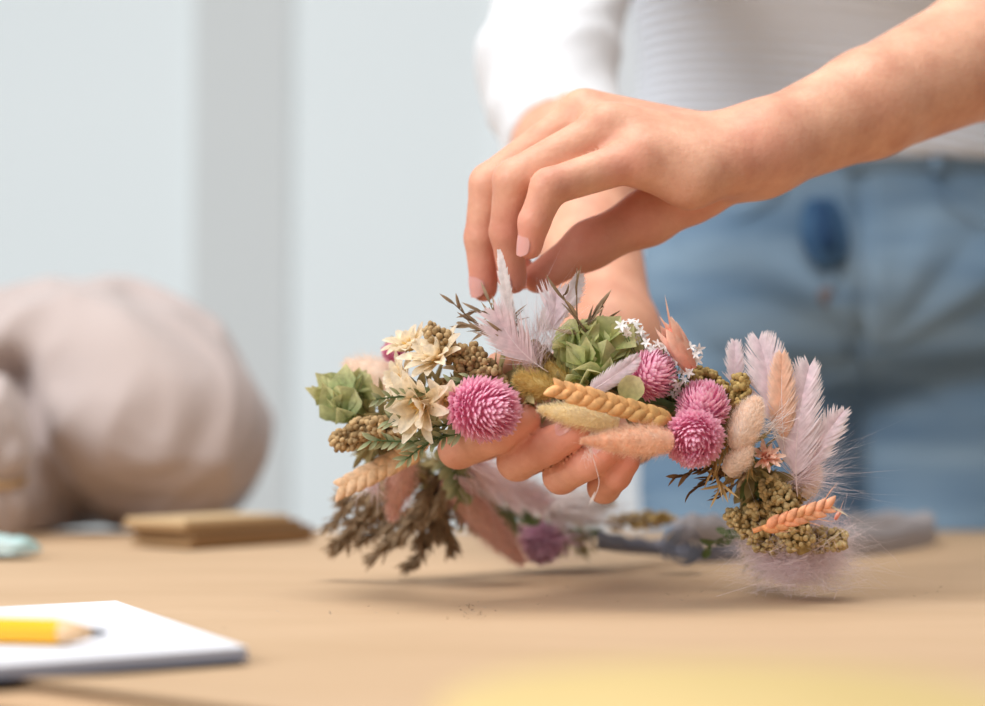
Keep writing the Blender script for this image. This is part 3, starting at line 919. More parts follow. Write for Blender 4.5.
# ring that carries everything: front arc lifted by the hand, back arc low on the table
ring_px = [(765, 548, .720), (772, 538, .690), (768, 500, .662), (742, 452, .654), (690, 415, .652), (610, 392, .652), (520, 388, .654), (440, 400, .660), (385, 420, .680), (375, 445, .710), (420, 470, .745), (470, 505, .780), (530, 530, .810), (600, 533, .830)]
ring = smooth_path([P(*q) for q in ring_px], 90)
stem_tube(ring, .0028, 'stem_ring', M_['stem'], n=8)

# filler of small dry leaves wrapped round the ring
q = MB()
for i in range(1150):
    t = rnd.random(); k = int(t * 88); p = ring[k] + (ring[k + 1] - ring[k]) * rnd.random(); tg = nz(ring[k + 1] - ring[k])
    d = nz(nz(nrg.normal(size=3)) + tg * rnd.uniform(-1.2, 1.2)); d = nz(d - tg * 0.2)
    L = rnd.uniform(.007, .014)
    pos = p + d * rnd.uniform(.001, .008)
    if (pos + d * L)[2] < T + .001: continue
    q.petal(pos, d, nrg.normal(size=3), L, rnd.uniform(.002, .0042), rnd.uniform(-.6, .9), .2, 4, tint=rnd.random())
o = q.build('foliage_filler', M_['moss'], crown); o['kind'] = 'stuff'

# ---- generators (local +Z = axis, +Y = towards the viewer)
def globe(px, py, d, rx, rz, axis, m='pink', n=330, seed=0, L=.0058, name='globe_flower', label=None):
    c = P(px, py, d); axis = nz(axis)
    M = frame(c, c + axis)
    q = MB(); q.ellipsoid((0, 0, 0), (rx * .74, rx * .74, rz * .74), 18, 12, tint=.6)
    r = random.Random(seed)
    for i in range(n):
        t = (i + .5) / n
        th = math.acos(1 - 1.72 * t); ph = i * 2.399963
        rad = np.array([math.sin(th) * math.cos(ph), math.sin(th) * math.sin(ph), math.cos(th)])
        base = rad * np.array([rx, rx, rz]) * .66
        nrm = nz(rad / np.array([rx, rx, rz]))
        up = np.array([0, 0, 1.0]); tanu = nz(up - nrm * np.dot(up, nrm)) if th > .05 else np.array([1., 0, 0])
        lean = .25 + .55 * min(1, th / 1.2)
        dr = nz(nrm * (1 - .2 * lean) + tanu * lean * .58 + nrg.normal(size=3) * .10)
        ll = (rx * .50) * (0.72 + .30 * min(1, th / .7)) * r.uniform(.88, 1.14) * (.8 if th > 2.0 else 1)
        q.petal(base, dr, tanu, ll, L * .36 * (.6 + .4 * min(1, th)), .55, .28, 4, tint=min(1, r.random() * .35 + .05 + .65 * min(1, th / 1.25)), peak=.55, tip=.05, base=.5)
    return q.build(name, M_[m], crown, M, label)

def bunny(a, b, da, db, rpx, m='bunny', n=2600, taper=.55, hl=.42, name='bunny_tail', label=None, hw=.00013):
    A, B = P(*a, da), P(*b, db); L = np.linalg.norm(B - A); R = px2m(rpx, (da + db) / 2)
    M = frame(A, B); q = MB()
    def rad(t): return R * .62 * np.power(np.sin(PI * np.clip(t * .86 + .12, 0, 1)), .65) * (1 - (1 - taper) * t)
    rows = 16; G = np.zeros((rows + 1, 14, 3))
    for i in range(rows + 1):
        t = i / rows; rr = max(float(rad(t)), 1e-4) if i < rows else 1e-4
        for j in range(14):
            G[i, j] = (rr * math.cos(2 * PI * j / 14), rr * math.sin(2 * PI * j / 14), L * .92 * t)
    q.grid(G, .5, np.full(rows + 1, .8), closed=True)
    t = nrg.random(n) ** .9; ph = nrg.random(n) * 2 * PI; rr = rad(t)
    N = np.stack([np.cos(ph), np.sin(ph), np.zeros(n)], 1)
    root = N * (rr * .9)[:, None]; root[:, 2] = t * L * .92
    D = N * .75 + np.array([0, 0, 1.0]) * (.55 + .5 * t)[:, None] + nrg.normal(size=(n, 3)) * .22
    D /= np.linalg.norm(D, axis=1, keepdims=True)
    q.hairs(root, D, R * hl * nrg.uniform(.6, 1.35, n) * 1.45 * (.25 + .75 * rr / rr.max()), hw)
    o = q.build(name, M_[m], crown, M, label)
    return o

def feather(a, b, da, db, wpx, m='lilac', bend=.15, nb=70, ragged=.25, down=.2, roll=0.0, name='feather', label=None, split=.12, right=1.0, left=1.0):
    A, B = P(*a, da), P(*b, db); L = np.linalg.norm(B - A); W = px2m(wpx, (da + db) / 2) * .5
    M = frame(A, B, roll=roll); q = MB()
    qp = lambda t: np.array([bend * L * (t * t - t) * 1.6, .10 * L * math.sin(t * 2.4) , L * t])
    for sd, sc_ in ((-1, left), (1, right)):
        gap = 0.0
        for i in range(nb):
            t = .06 + .93 * (i / (nb - 1)) ** .95
            if rnd.random() < split: gap = rnd.uniform(-.25, .3)
            else: gap *= .8
            o = qp(t)
            prof = max(.12, math.sin(PI * min(1, t * .84 + .15))) ** .55
            ll = W * sc_ * prof * 1.45 * (1 + rnd.uniform(-ragged, ragged) * .6)
            fl = max(0, 1 - t / max(down, 1e-3)) if down else 0
            ang = 0.80 - .30 * t + gap * .4 + rnd.uniform(-.03, .03) + fl * rnd.uniform(-.5, .4)
            dirv = np.array([sd * math.sin(ang), rnd.uniform(-.04, .04) + .10, math.cos(ang)])
            if fl > 0: dirv += nrg.normal(size=3) * .35 * fl
            dirv = nz(dirv)
            wd = L / nb * (1.7 if fl < .2 else .35)
            pts = []; p = o.copy(); dd = dirv.copy(); S = 5
            for s in range(S + 1):
                pts.append(p.copy()); p = p + dd * ll / S
                dd = nz(dd + np.array([0, -.05, .10]) + nrg.normal(size=3) * .03 * (1 + 3 * fl))
            pts = np.array(pts)
            wvv = wd * np.array([1, 1, .95, .8, .5, .08])
            axv = np.array([0, 0, 1.0]); tg = np.gradient(pts, axis=0)
            sv = np.array([nz(axv - nz(k) * np.dot(axv, nz(k))) for k in tg])
            Gd = np.stack([pts - sv * wvv[:, None] * .5, pts + sv * wvv[:, None] * .5], 1)
            q.grid(Gd, rnd.random(), np.linspace(0, 1, S + 1))
    o = q.build(name, M_[m], crown, M, label)
    s = MB(); s.tube([qp(t) for t in np.linspace(-.05, .98, 14)], np.linspace(.0002, .00006, 14), 5)
    s.build('quill', M_['quill'], o, M)
    return o

def plume(a, da, tips, n, m='lilac', spread=.012, wd=.00016, name='down_feather', label=None, root_r=.002):
    """loose fan of long thin barbs from one point towards several tips"""
    A = P(*a, da); q = MB()
    for (tx, ty, td) in tips:
        B = P(tx, ty, td)
        nn = n // len(tips)
        R = A + nrg.normal(size=(nn, 3)) * root_r
        E = B + nrg.normal(size=(nn, 3)) * spread
        D = E - R; Lh = np.linalg.norm(D, axis=1); D /= Lh[:, None]
        E2 = R + D * (Lh * nrg.uniform(.55, 1.0, nn))[:, None]
        ok = E2[:, 2] > T + .0015
        q.hairs(R[ok], D[ok], np.linalg.norm(E2 - R, axis=1)[ok], wd)
    q.tube([A, A * .8 + P(*tips[0]) * .2], .0005, 5)
    return q.build(name, M_[m], crown, label=label, origin=A)

def seedhead(a, b, da, db, rpx, m='seed', n=85, sr=.00122, name='seed_head', label=None, spread=1.0):
    A, B = P(*a, da), P(*b, db); L = np.linalg.norm(B - A); R = px2m(rpx, (da + db) / 2)
    M = frame(A, B); q = MB(); q.tube([(0, 0, -.1 * L), (0, 0, L * .95)], [R * .45, R * .3], 7, tint=.0)
    for i in range(int(n * 1.7)):
        t = rnd.random(); ph = rnd.random() * 2 * PI
        rr = R * (.45 + .55 * math.sin(PI * min(1, t * .85 + .15)) ** .6) * rnd.uniform(.55, .95)
        c = (rr * math.cos(ph), rr * math.sin(ph), L * t)
        s = sr * rnd.uniform(.75, 1.25)
        dv = nz([math.cos(ph), math.sin(ph), .9])
        Mx = np.array(frame((0, 0, 0), dv).to_3x3())
        q.ellipsoid(c, (s, s * .9, s * 1.2), 7, 5, Mx, tint=rnd.random())
    return q.build(name, M_[m], crown, M, label)

def wheat(a, b, da, db, wpx, m='orange', rows=9, awn=None, name='wheat_ear', label=None):
    A, B = P(*a, da), P(*b, db); L = np.linalg.norm(B - A); W = px2m(wpx, (da + db) / 2)
    M = frame(A, B); q = MB(); q.tube([(0, 0, -.12 * L), (0, 0, L * .9)], [.0011, .0006], 6, tint=.2)
    sl = L / rows * 1.3 + W * .16
    for i in range(rows):
        for sd in (-1, 1):
            t = (i + (.5 if sd == 1 else 0) + (.25 if sd == 0 else 0)) / rows
            if t > .96: continue
            tw = .85 if t > .8 else 1.0
            o = np.array([-sd * W * .07 * tw, W * (.14 + .03 * sd), L * t * .86])
            d = nz([sd * .66 * tw, .16, 1])
            Mx = np.array(frame((0, 0, 0), d, facing=(0, 1, 0)).to_3x3())
            # teardrop grain
            rws, n = 8, 9; G = np.zeros((rws + 1, n, 3)); al = []
            for r_ in range(rws + 1):
                u = r_ / rws; rad = W * .20 * tw * (math.sin(PI * min(1, u * .95 + .03)) ** .7) * (1.05 - .35 * u) * (1 + .10 * math.sin(i * 3.1 + sd))
                for j in range(n):
                    an = 2 * PI * j / n
                    G[r_, j] = o + Mx @ np.array([rad * math.cos(an), rad * .85 * math.sin(an), sl * u])
                al.append(u * .8 * (t * .9 + .1))
            q.grid(G, min(1, max(0, t * 1.1 - .1 + rnd.uniform(-.15, .15))) if m == 'orange' else rnd.random(), al, closed=True)
            if awn and rnd.random() < awn:
                e = o + Mx @ np.array([0, 0, sl]); q.hairs(np.array([e]), np.array([nz(d + nrg.normal(size=3) * .15)]), rnd.uniform(.004, .010), .0003)
    return q.build(name, M_[m], crown, M, label)

def grass(a, da, tips, m='brown', per=16, sl=.008, sw=.0016, name='dry_grass', label=None):
    """stems from a to each tip, with narrow pointed spikelets along the outer part"""
    A = P(*a, da); q = MB()
    for (tx, ty, td) in tips:
        B = P(tx, ty, td)
        if B[2] < T + .003: B[2] = T + .003
        side = nrg.normal(size=3) * .004; L = np.linalg.norm(B - A)
        pts = smooth_path([A, A * .5 + B * .5 + side, B], 10)
        q.tube(pts, np.linspace(.0005, .0002, 10), 5, tint=.4)
        for i in range(per):
            t = .25 + .75 * i / per; k = min(int(t * 9), 8); p = pts[k] + (pts[k + 1] - pts[k]) * (t * 9 - k)
            d = nz(nz(pts[k + 1] - pts[k]) + nrg.normal(size=3) * .32)
            if (p + d * sl)[2] < T + .001: d = nz(d + np.array([0, 0, .8]))
            q.petal(p, d, nrg.normal(size=3), sl * rnd.uniform(.7, 1.25), sw, rnd.uniform(-.3, .3), .35, 4, tint=rnd.random(), peak=.35, tip=.02, base=.4)
    return q.build(name, M_[m], crown, label=label, origin=A)

def sprig(a, b, da, db, m='dkgreen', n=16, ll=.006, lw=.0018, bendpx=6, name='leaf_sprig', label=None):
    A, B = P(*a, da), P(*b, db); q = MB()
    mid = (A + B) / 2 + UP * px2m(bendpx, da)
    pts = smooth_path([A, mid, B], 12); q.tube(pts, np.linspace(.0006, .0003, 12), 5, tint=.3)
    for i in range(n):
        t = .08 + .92 * i / n; k = min(int(t * 11), 10); p = pts[k] + (pts[k + 1] - pts[k]) * (t * 11 - k)
        tg = nz(pts[k + 1] - pts[k]); s = nz(np.cross(tg, FWD)) * (1 if i % 2 else -1)
        d = nz(tg * .9 + s * .6 + nrg.normal(size=3) * .2)
        q.petal(p, d, -FWD + nrg.normal(size=3) * .4, ll * rnd.uniform(.7, 1.2), lw, rnd.uniform(-.2, .5), .3, 4, tint=rnd.random(), tip=.1)
    return q.build(name, M_[m], crown, label=label, origin=A)

def strawflower(px, py, d, facing, R, n=14, m='straw', layers=2, name='straw_flower', label=None, wd=.34, centre=True, curl=.9, open_=.5):
    c = P(px, py, d); M = frame(c, c + nz(facing)); q = MB()
    for l in range(layers):
        for i in range(n):
            ph = 2 * PI * (i + .5 * l) / n + rnd.uniform(-.15, .15)
            el_ = open_ + .35 * l + rnd.uniform(-.15, .15)
            d_ = np.array([math.cos(ph) * math.cos(el_), math.sin(ph) * math.cos(el_), math.sin(el_)])
            q.petal(d_ * R * .08, d_, (0, 0, 1), R * rnd.uniform(.8, 1.15) * (1 - .2 * l), R * wd * rnd.uniform(.8, 1.2), rnd.uniform(-curl, curl * .8), .32, 6, tint=rnd.random(), peak=.6, tip=.25, base=.3)
    o = q.build(name, M_[m], crown, M, label)
    if centre:
        s = MB(); s.ellipsoid((0, 0, R * .12), (R * .16, R * .16, R * .14), 10, 6)
        for i in range(26):
            dv = nz(nrg.normal(size=3) * .5 + np.array([0, 0, 1])); s.petal(np.array([0, 0, R * .12]) + dv * R * .08, dv, nrg.normal(size=3), R * .28, R * .05, .2, .2, 2, tint=rnd.random())
        s.build('flower_centre', M_['strawc'], o, M)
    return o

def hopcone(a, b, da, db, rpx, n=20, m='hop', name='hop_cone', label=None, bl=.0125, bw=.0135):
    A, B = P(*a, da), P(*b, db); L = np.linalg.norm(B - A); R = px2m(rpx, (da + db) / 2)
    M = frame(A, B); q = MB(); q.ellipsoid((0, 0, L * .5), (R * .5, R * .5, L * .5), 12, 8, tint=.1)
    for i in range(n):
        t = i / n; ph = i * 2.4 + .4 + rnd.uniform(-.4, .4); o = np.array([math.cos(ph) * R * .45, math.sin(ph) * R * .45, L * (.02 + .80 * t)])
        d = nz(np.array([math.cos(ph) * (1.0 - .6 * t), math.sin(ph) * (1.0 - .6 * t), .55 + .8 * t]))
        nn = nz(np.array([-math.cos(ph) * .6, -math.sin(ph) * .6, .8]) + nrg.normal(size=3) * .38)
        d = nz(d + nrg.normal(size=3) * .16)
        q.petal(o, d, nn, bl * rnd.uniform(.75, 1.25), bw * rnd.uniform(.75, 1.1), rnd.uniform(.1, 1.5), rnd.uniform(.05, .38), 7, tint=rnd.random(), peak=.42, tip=.03, base=.5)
    return q.build(name, M_[m], crown, M, label)

def star(px, py, d, R, facing, parent):
    c = P(px, py, d); M = frame(c, c + nz(facing), roll=rnd.uniform(0, 1.2)); q = MB()
    for i in range(5):
        ph = 2 * PI * i / 5
        q.petal((0, 0, 0), (math.cos(ph), math.sin(ph), .35), (0, 0, 1), R * rnd.uniform(.9, 1.1), R * .42, -.5, .2, 4, tint=rnd.random(), peak=.4, tip=.06, base=.5)
    q.tube([(0, 0, -R * 1.5), (0, 0, 0)], [R * .10, R * .22], 5, tint=.2)
    return q.build('floret', M_['star'], parent, M)

def bud(a, b, da, db, wpx, m='coral', n=16, awn=.008, name='flower_bud', label=None):
    A, B = P(*a, da), P(*b, db); L = np.linalg.norm(B - A); W = px2m(wpx, (da + db) / 2)
    M = frame(A, B); q = MB(); q.ellipsoid((0, 0, L * .38), (W * .36, W * .36, L * .38), 10, 8, tint=.2)
    for i in range(n):
        ph = i * 2.4; t = i / n
        o = np.array([math.cos(ph) * W * .25, math.sin(ph) * W * .25, L * .30 * t])
        d = nz([math.cos(ph) * .34, math.sin(ph) * .34, 1])
        q.petal(o, d, (-math.cos(ph), -math.sin(ph), .2), L * rnd.uniform(.55, .72), W * .52, .55, .3, 6, tint=rnd.random(), peak=.4, tip=.02, base=.5)
    for k in range(3):
        q.petal((0, 0, L * .62), nz([rnd.uniform(-.35, .35), rnd.uniform(-.2, .2), 1]), (0, 1, 0), L * .40 + awn * (k == 0), W * .09, .2, .1, 4, tint=.9, peak=.2, tip=.02, base=.8)
    return q.build(name, M_[m], crown, M, label)

TOCAM = -FWD
# ---- pink globe flowers
globe(480, 409, .630, .0124, .0200, RT * .76 + TOCAM * .74 - UP * .06, seed=1, n=460, label='widest pink globe flower, just left of the holding fingertips')
globe(648, 377, .640, .0098, .0122, UP * .5 + RT * .55 + TOCAM * .35, seed=2, n=300, label='pink globe flower beside the white star florets')
globe(703, 409, .638, .0103, .0112, UP * .9 + TOCAM * .5, seed=3, n=300, label='upper of the two joined pink globe flowers at right')
globe(694, 437, .629, .0112, .0108, TOCAM * .95 - UP * .38 - RT * .12, seed=4, n=330, label='lower of the two joined pink globe flowers at right')
globe(393, 352, .700, .0048, .0052, TOCAM + UP * .5, seed=5, n=120, label='small blurred pink globe at upper left')
globe(541, 541, .800, .0105, .0115, TOCAM * .6 - UP * .5, m='purple', seed=6, n=220, label='blurred purple globe low at the back')
# ---- hare's-tail grasses
bunny((672, 441), (574, 441), .624, .616, 26, 'rose', 4600, .30, .30, label='long rose coloured bunny tail above the fingers')
bunny((618, 422), (532, 408), .634, .628, 19, 'cream', 3200, .6, label='cream bunny tail below the wheat braid')
bunny((736, 450), (759, 393), .634, .636, 23, 'bunny', 4200, .85, .27)
bunny((726, 474), (753, 444), .632, .632, 17, 'bunny', 2600, .85, .27, label='smaller peach bunny tail')
bunny((408, 384), (340, 362), .700, .712, 24, 'bunny', 2000, .7)
bunny((406, 450), (391, 526), .700, .712, 22, 'dusty', 1800, .6)
bunny((446, 478), (530, 571), .735, .745, 24, 'dusty', 2200, .75)
bunny((802, 498), (818, 462), .652, .656, 15, 'bunny', 1600, .8)
bunny((556, 392), (512, 378), .643, .640, 16, 'mustard', 1700, .8, .6, name='moss_tuft')
bunny((575, 390), (545, 362), .648, .648, 12, 'mustard', 900, .8, .6, name='moss_tuft')
# ---- wheat
wheat((670, 421), (538, 383), .630, .617, 38, 'orange', 11, label='orange braided wheat ear along the front of crown')
wheat((762, 528), (838, 502), .636, .630, 27, 'coralear', 7, .7, label='coral orange wheat ear at the right end')
wheat((428, 444), (334, 492), .684, .692, 40, 'tanear', 8)
# ---- green cones and leaves
def papers(px, py, d, rx, ry, rz, n, m, L, W, name, label, seed):
    """cluster of thin dry bracts lying over one another on a rounded heap, points up and outwards"""
    c = P(px, py, d); r = random.Random(seed); q = MB(); q.ellipsoid(c, (rx * .6, ry * .6, rz * .6), 14, 10, tint=.05)
    for i in range(n):
        v = np.array([r.gauss(0, 1), r.gauss(-.75, .8), r.gauss(.15, 1)]); v = nz(v)
        o = c + v * np.array([rx, ry, rz]) * r.uniform(.45, .72)
        up = UP * r.uniform(.5, 1.1) + RT * v[0] * .9 + RT * r.uniform(-.5, .5)
        nn = nz(v + np.array([r.gauss(0, .35), r.gauss(-.2, .35), r.gauss(.15, .35)]))
        dr = nz(up - nn * np.dot(up, nn) + nn * r.uniform(.0, .35))
        k = r.uniform(.7, 1.25)
        pk = r.uniform(.3, .6); bs = r.uniform(.2, .5)
        q.petal(o, dr, nn, L * k, W * k * r.uniform(.75, 1.1), r.uniform(-.9, .9), r.choice((-.35, -.2, .25, .4)), 5, prof=lambda t: bs + (1 - bs) * t / pk if t < pk else max(.02, 1 - (t - pk) / (1 - pk)), tint=r.random())
    return q.build(name, M_[m], crown, label=label, origin=c, smooth=False)
papers(596, 360, .650, .0168, .012, .0160, 84, 'hop', .0110, .0120, 'hop_cone', 'green papery hop cone at the top of crown', 5)
papers(348, 405, .684, .0105, .011, .0130, 46, 'leaf', .0115, .0105, 'leaf_cluster', 'soft green leaf cluster at the left end', 9)
q = MB(); q.petal(P(826, 503, .630), P(850, 517, .628) - P(826, 503, .630), TOCAM, .0105, .0008, 0, .1, 4, tint=.9, peak=.2, base=.9); q.build('awn', M_['cream'], crown)
q = MB(); q.petal(P(628, 404, .632), UP * .9 + RT * .15, TOCAM, .0115, .0105, .4, .2, 6, tint=.9, peak=.55, tip=.5); q.build('leaf', M_['hop'], crown)
q = MB(); q.petal(P(392, 352, .700), UP, TOCAM, .007, .006, .4, .2, 5, tint=.6); q.build('leaf', M_['leaf'], crown)
# ---- dry seed heads
seedhead((492, 388), (427, 326), .646, .650, 13, n=110)
seedhead((500, 392), (466, 345), .644, .646, 13, n=90)
seedhead((382, 424), (334, 445), .668, .672, 15, n=90)
seedhead((692, 374), (728, 392), .648, .646, 12, 'gseed', n=70)
seedhead((738, 408), (741, 375), .642, .645, 10, 'gseed', n=60)
seedhead((722, 420), (733, 392), .646, .645, 10, 'gseed', n=50)
seedhead((802, 545), (768, 478), .648, .648, 18, 'greenseed', n=210, sr=.0011)
seedhead((772, 550), (729, 512), .660, .656, 12, 'greenseed', n=130, sr=.001)
seedhead((775, 540), (846, 540), .662, .656, 15, 'greenseed', n=170, sr=.0011)
seedhead((800, 500), (800, 462), .654, .652, 8, 'gseed', n=40)
seedhead((612, 522), (672, 518), .830, .840, 9, 'gseed', n=50)
seedhead((545, 500), (612, 503), .800, .820, 11, 'gseed', n=60)
for (a_, b_, k_) in (((560, 380), (530, 345), 'seed'), ((640, 400), (672, 372), 'gseed'), ((410, 428), (372, 425), 'seed'), ((690, 400), (668, 385), 'gseed'), ((470, 398), (440, 385), 'seed'), ((775, 520), (748, 505), 'greenseed')):
    seedhead(a_, b_, .656, .656, 11, k_, n=60)
# ---- cream straw flowers
strawflower(440, 362, .648, TOCAM * .5 + UP * .7 - RT * .5, .0155, 11, label='cream flower at upper left')
strawflower(424, 404, .640, TOCAM * .8 - RT * .5 - UP * .15, .0165, 11, label='cream flower at middle left')
strawflower(412, 350, .662, TOCAM * .4 + UP * .8 - RT * .4, .0120, 9)
strawflower(462, 372, .652, TOCAM * .6 + UP * .6 + RT * .3, .0085, 10)
strawflower(447, 396, .638, TOCAM * .9 - UP * .55 + RT * .1, .0115, 9)
strawflower(408, 382, .655, TOCAM * .5 + UP * .3 - RT * .8, .0125, 9)
strawflower(765, 458, .640, TOCAM * .8 + UP * .4 + RT * .2, .0070, 12, 'coral', 3, name='coral_flower', wd=.26, centre=False, curl=.5)
# ---- leaf sprigs
sprig((476, 376), (376, 399), .637, .634, n=20, ll=.0055, bendpx=-5)
sprig((470, 430), (370, 440), .636, .640, n=26, ll=.0065, lw=.0020, bendpx=-6)
sprig((470, 418), (388, 420), .637, .640, n=22, ll=.006, bendpx=-8)
sprig((450, 432), (405, 460), .638, .636, n=16, ll=.0055, bendpx=3)
sprig((445, 440), (462, 500), .690, .730, 'dkgreen', 18, .012, .005, name='leaf_sprig', label='blurred dark green leaf sprig under the fingers')
sprig((745, 470), (762, 518), .652, .660, 'stem', 10, .012, .004)
sprig((440, 460), (520, 520), .740, .780, 'stem', 20, .014, .006, bendpx=4)
sprig((742, 538), (706, 548), .700, .72, 'stem', 6, .008, .004)
# ---- dry brown grasses
grass((518, 352), .648, [(450, 300, .65), (468, 312, .652), (489, 300, .65), (500, 322, .65), (478, 330, .648), (512, 318, .652), (462, 322, .655)], 'brown', 9, .009, .0014)
grass((740, 468), .640, [(674, 478, .636), (690, 492, .638), (718, 498, .638), (700, 482, .640)], 'dbrown', 13, .0062, .0018, label='dark brown spiky sprig under the pink globes')
grass((742, 438), .634, [(714, 492, .634), (722, 488, .632), (708, 478, .632), (730, 480, .634)], 'gold', 9, .010, .0013)
grass((588, 335), .645, [(577, 268, .645), (566, 294, .645), (598, 305, .648), (612, 318, .65), (629, 326, .652), (603, 306, .648)], 'brown', 3, .011, .0020, label='brown pointed bracts rising from the hop cone')
grass((448, 462), .730, [(335, 545, .755), (352, 522, .75), (374, 556, .755), (345, 500, .75), (392, 540, .755), (330, 525, .755), (362, 540, .755), (340, 548, .76), (385, 515, .75)], 'brown', 150, .0085, .0017)
grass((450, 462), .735, [(412, 568, .76), (420, 545, .755), (452, 546, .765), (474, 524, .765), (440, 530, .755), (402, 535, .755), (462, 512, .76), (430, 520, .755)], 'brown', 150, .0085, .0017)
# ---- white star florets on a sprig
sp = MB()
stars = [(621, 326), (631, 322), (640, 331), (628, 334), (646, 343), (657, 344), (668, 352), (676, 359), (664, 363), (672, 370), (682, 371), (690, 347), (696, 354), (693, 364), (684, 380), (676, 385), (688, 388), (660, 354), (636, 340), (671, 379), (626, 330), (636, 325), (643, 336), (649, 350), (664, 346), (680, 363), (686, 357), (699, 349), (689, 372), (667, 371), (679, 392), (673, 394), (653, 350), (697, 360)]
rootp = P(672, 398, .650)
for (x, y) in stars:
    e = P(x, y, .642 + .006 * math.sin(x)); sp.tube(smooth_path([rootp, (rootp + e) / 2 - UP * .004 + FWD * .006, e - UP * .001 + FWD * .002], 6), .00022, 4, tint=.7)
so = sp.build('star_flower_sprig', M_['stem'], crown, label='sprig of white star florets')
for (x, y) in stars:
    star(x, y, .641 + .006 * math.sin(x), .0026 * rnd.uniform(.85, 1.15), TOCAM + nrg.normal(size=3) * .45 + UP * .3, so)
# ---- coral bud
bud((692, 370), (661, 316), .640, .634, 27, label='coral pointed bud behind the star florets')
bud((835, 520), (842, 508), .640, .64, 6, awn=.004, n=6)
# ---- feathers
feather((513, 350), (499, 252), .652, .654, 17, 'white', .03, 60, .3, .1, label='slim white upright feather before the pinching fingers')
feather((545, 370), (496, 312), .643, .645, 52, 'mauve', -.20, 60, .3, .25, label='broad mauve feather at the crown top')
feather((548, 362), (556, 292), .655, .655, 44, 'lilac', .05, 46, .6, .6)
feather((528, 338), (578, 276), .664, .668, 30, 'white', .2, 60, .2, .2, label='white curved feather beneath the thumb')
plume((532, 362), .648, [(512, 285, .65), (530, 280, .65), (548, 285, .652), (562, 300, .652), (575, 300, .652)], 150, 'lilac', .007, label='loose wispy down at the crown top')
feather((586, 394), (636, 358), .630, .634, 26, 'lilac', .06, 60, .05, .0, split=.02, label='small smooth pale feather on the wheat braid')
feather((735, 395), (734, 343), .652, .656, 24, 'lilac', .0, 50, .4, .2)
feather((775, 430), (758, 342), .646, .652, 56, 'lilac', .08, 80, .08, .1, split=.03, label='rounded lilac feather, tallest of the right end')
feather((784, 446), (781, 356), .642, .647, 36, 'peachf', -.06, 70, .10, .1, split=.04, label='peach feather behind the lilac one')
feather((797, 490), (808, 368), .644, .650, 58, 'lilac', -.14, 95, .14, .15, split=.06, right=1.1, label='large curved lilac feather at right')
feather((800, 480), (842, 412), .646, .650, 34, 'lilac', -.10, 60, .55, .2, label='ragged lilac feather leaning right')
plume((768, 430), .640, [(798, 395, .64), (800, 412, .64), (795, 440, .64), (800, 425, .638)], 80, 'white', .003, .0002)
plume((796, 480), .648, [(848, 440, .65), (856, 458, .65), (850, 475, .65), (842, 495, .65), (835, 430, .65), (825, 460, .65)], 420, 'lilac', .008, .0001)
plume((794, 543), .668, [(738, 566, .674), (752, 578, .672), (775, 584, .670), (800, 586, .668), (830, 584, .670), (855, 574, .672), (864, 560, .674), (815, 570, .664), (778, 568, .664), (800, 560, .662)], 6200, 'lilac', .010, .00012, label='lilac down touching the table at the right end', root_r=.009)
plume((541, 541), .795, [(520, 525, .79), (560, 530, .79), (555, 556, .79), (528, 558, .79), (572, 545, .79)], 500, 'purple', .008, .0005, label='blurred purple fluff low at the back')
plume((455, 455), .720, [(500, 470, .74), (515, 490, .74), (490, 495, .73), (530, 500, .75)], 500, 'mauve', .008, .0004)
feather((470, 470), (545, 500), .745, .770, 50, 'lilac', .05, 60, .3, .2)
plume((545, 505), .790, [(600, 500, .80), (615, 515, .81), (585, 520, .80), (630, 510, .82)], 600, 'white', .010, .0005)
plume((370, 478), .700, [(378, 500, .70), (365, 492, .70)], 160, 'lilac', .004, .0004)
# loose seed wisp hanging by the fingers
q = MB(); q.tube(smooth_path([P(590, 448, .620), P(596, 468, .620), P(599, 484, .620), P(592, 503, .620)], 14), .00014, 4)
q.petal(P(595, 492, .620), P(589, 505, .620) - P(595, 492, .620), TOCAM, .0055, .0009, 0, .1, 3, tint=.9)
R0 = np.repeat(P(590, 448, .620)[None], 40, 0) + nrg.normal(size=(40, 3)) * .0012
D0 = nz(-UP + 0 * RT)[None] + nrg.normal(size=(40, 3)) * .7; D0 /= np.linalg.norm(D0, axis=1, keepdims=True)
q.hairs(R0, D0, .006, .00009)
q.build('seed_wisp', M_['white'], crown, label='fine pale wisp hanging by the fingers')

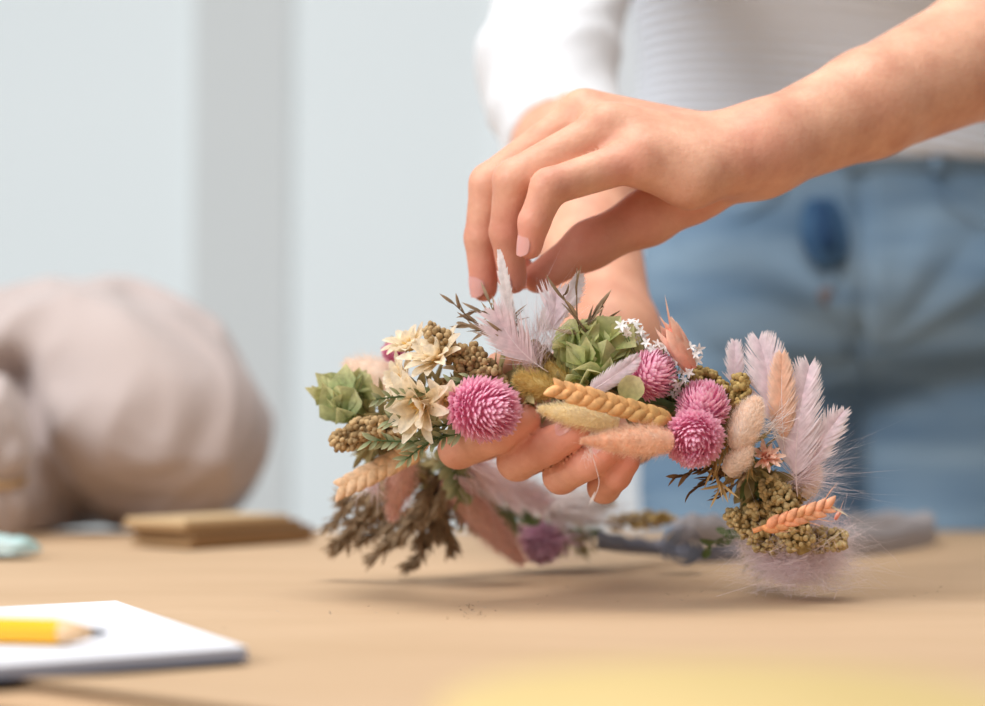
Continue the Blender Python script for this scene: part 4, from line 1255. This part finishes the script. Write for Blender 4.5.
# ---- grey ribbon: narrow bands standing on edge, coiled beside the crown, tied to its ends
rib_m = plant('grey_lilac_ribbon', (.22, .235, .30), (.27, .285, .35), None, .25, .5)
gz_m = plant('pale_grey_gauze', (.50, .47, .48), (.55, .52, .53), None, .45, .7)
def ribbon(ctrl, width, m, name='ribbon', n=80, label=None):
    pts = smooth_path([np.append(on_plane(x, y, T + zb)[:2], T + zb) if isinstance(y, (int, float)) and len_ == 3 else None for (x, y, zb) in ctrl for len_ in (3,)], n)
    nrm = np.gradient(pts, axis=0); G = []
    for i, (p, t) in enumerate(zip(pts, nrm)):
        s = nz(np.cross(t * np.array([1, 1, 0]), (0, 0, 1.0))) * .00025
        w_ = width * (1 + .06 * math.sin(i * .5)); lean = np.array([0, .15 * math.sin(i * .17), 0]) * w_
        G.append([p - s, p + s, p + s + np.array([0, 0, w_]) + lean, p - s + np.array([0, 0, w_]) + lean])
    q = MB(); q.grid(np.array(G), closed=True)
    return q.build(name, m, crown, label=label, origin=pts[n // 2])
rb = [(598, 549, .012), (625, 553, .006), (660, 556, .002), (700, 562, .001), (742, 560, .001)]
ribbon(rb, .0085, rib_m)
# rolled end
cx = on_plane(683, 573); q = MB(); G = []
for i in range(70):
    t = i / 69 * 2 * PI * 2.6; r = .0035 + .0068 * i / 69
    for_ = []
    p = np.array([cx[0] + r * math.cos(t), cx[1], T + .0125 + r * math.sin(t)])
    s = np.array([math.cos(t), 0, math.sin(t)]) * .00025
    G.append([p - s - np.array([0, .006, 0]), p + s - np.array([0, .006, 0]), p + s + np.array([0, .007, 0]), p - s + np.array([0, .007, 0])])
q.grid(np.array(G), closed=True); q.build('ribbon_roll', rib_m, crown, label='coiled end of the grey ribbon')
ribbon([(800, 556, .001), (850, 557, .001), (905, 551, .001), (934, 543, .001), (928, 538, .001), (890, 537, .001), (850, 539, .001)], .016, gz_m, label='wide pale grey ribbon loop before the jeans')
ribbon([(690, 556, .002), (672, 548, .006), (690, 542, .012), (725, 544, .010), (752, 552, .004)], .014, gz_m)

# ================================================================ CRUMBS on the table
dm = plant('plant_crumbs', (.10, .06, .04), (.45, .36, .28), None, .0)
q = MB()
for (x, y, n_, s_) in ((470, 610, 26, 9), (800, 592, 10, 25), (930, 590, 6, 14), (330, 608, 5, 30), (640, 598, 8, 60), (215, 632, 3, 8)):
    for i in range(n_):
        p = on_plane(x + rnd.gauss(0, s_), y + rnd.gauss(0, 5), T + .0011)
        d = nz([rnd.uniform(-1, 1), rnd.uniform(-1, 1), .1]); q.petal(p, d, (0, 0, 1), rnd.uniform(.0008, .003), .0006, .4, .2, 2, tint=rnd.random() ** 2)
o = q.build('plant_crumbs', dm, origin=np.append(on_plane(600, 605)[:2], T + .001)); tag(o, 'tiny plant crumbs and fluff scattered on the paper before the flower crown', 'crumbs', kind='stuff')
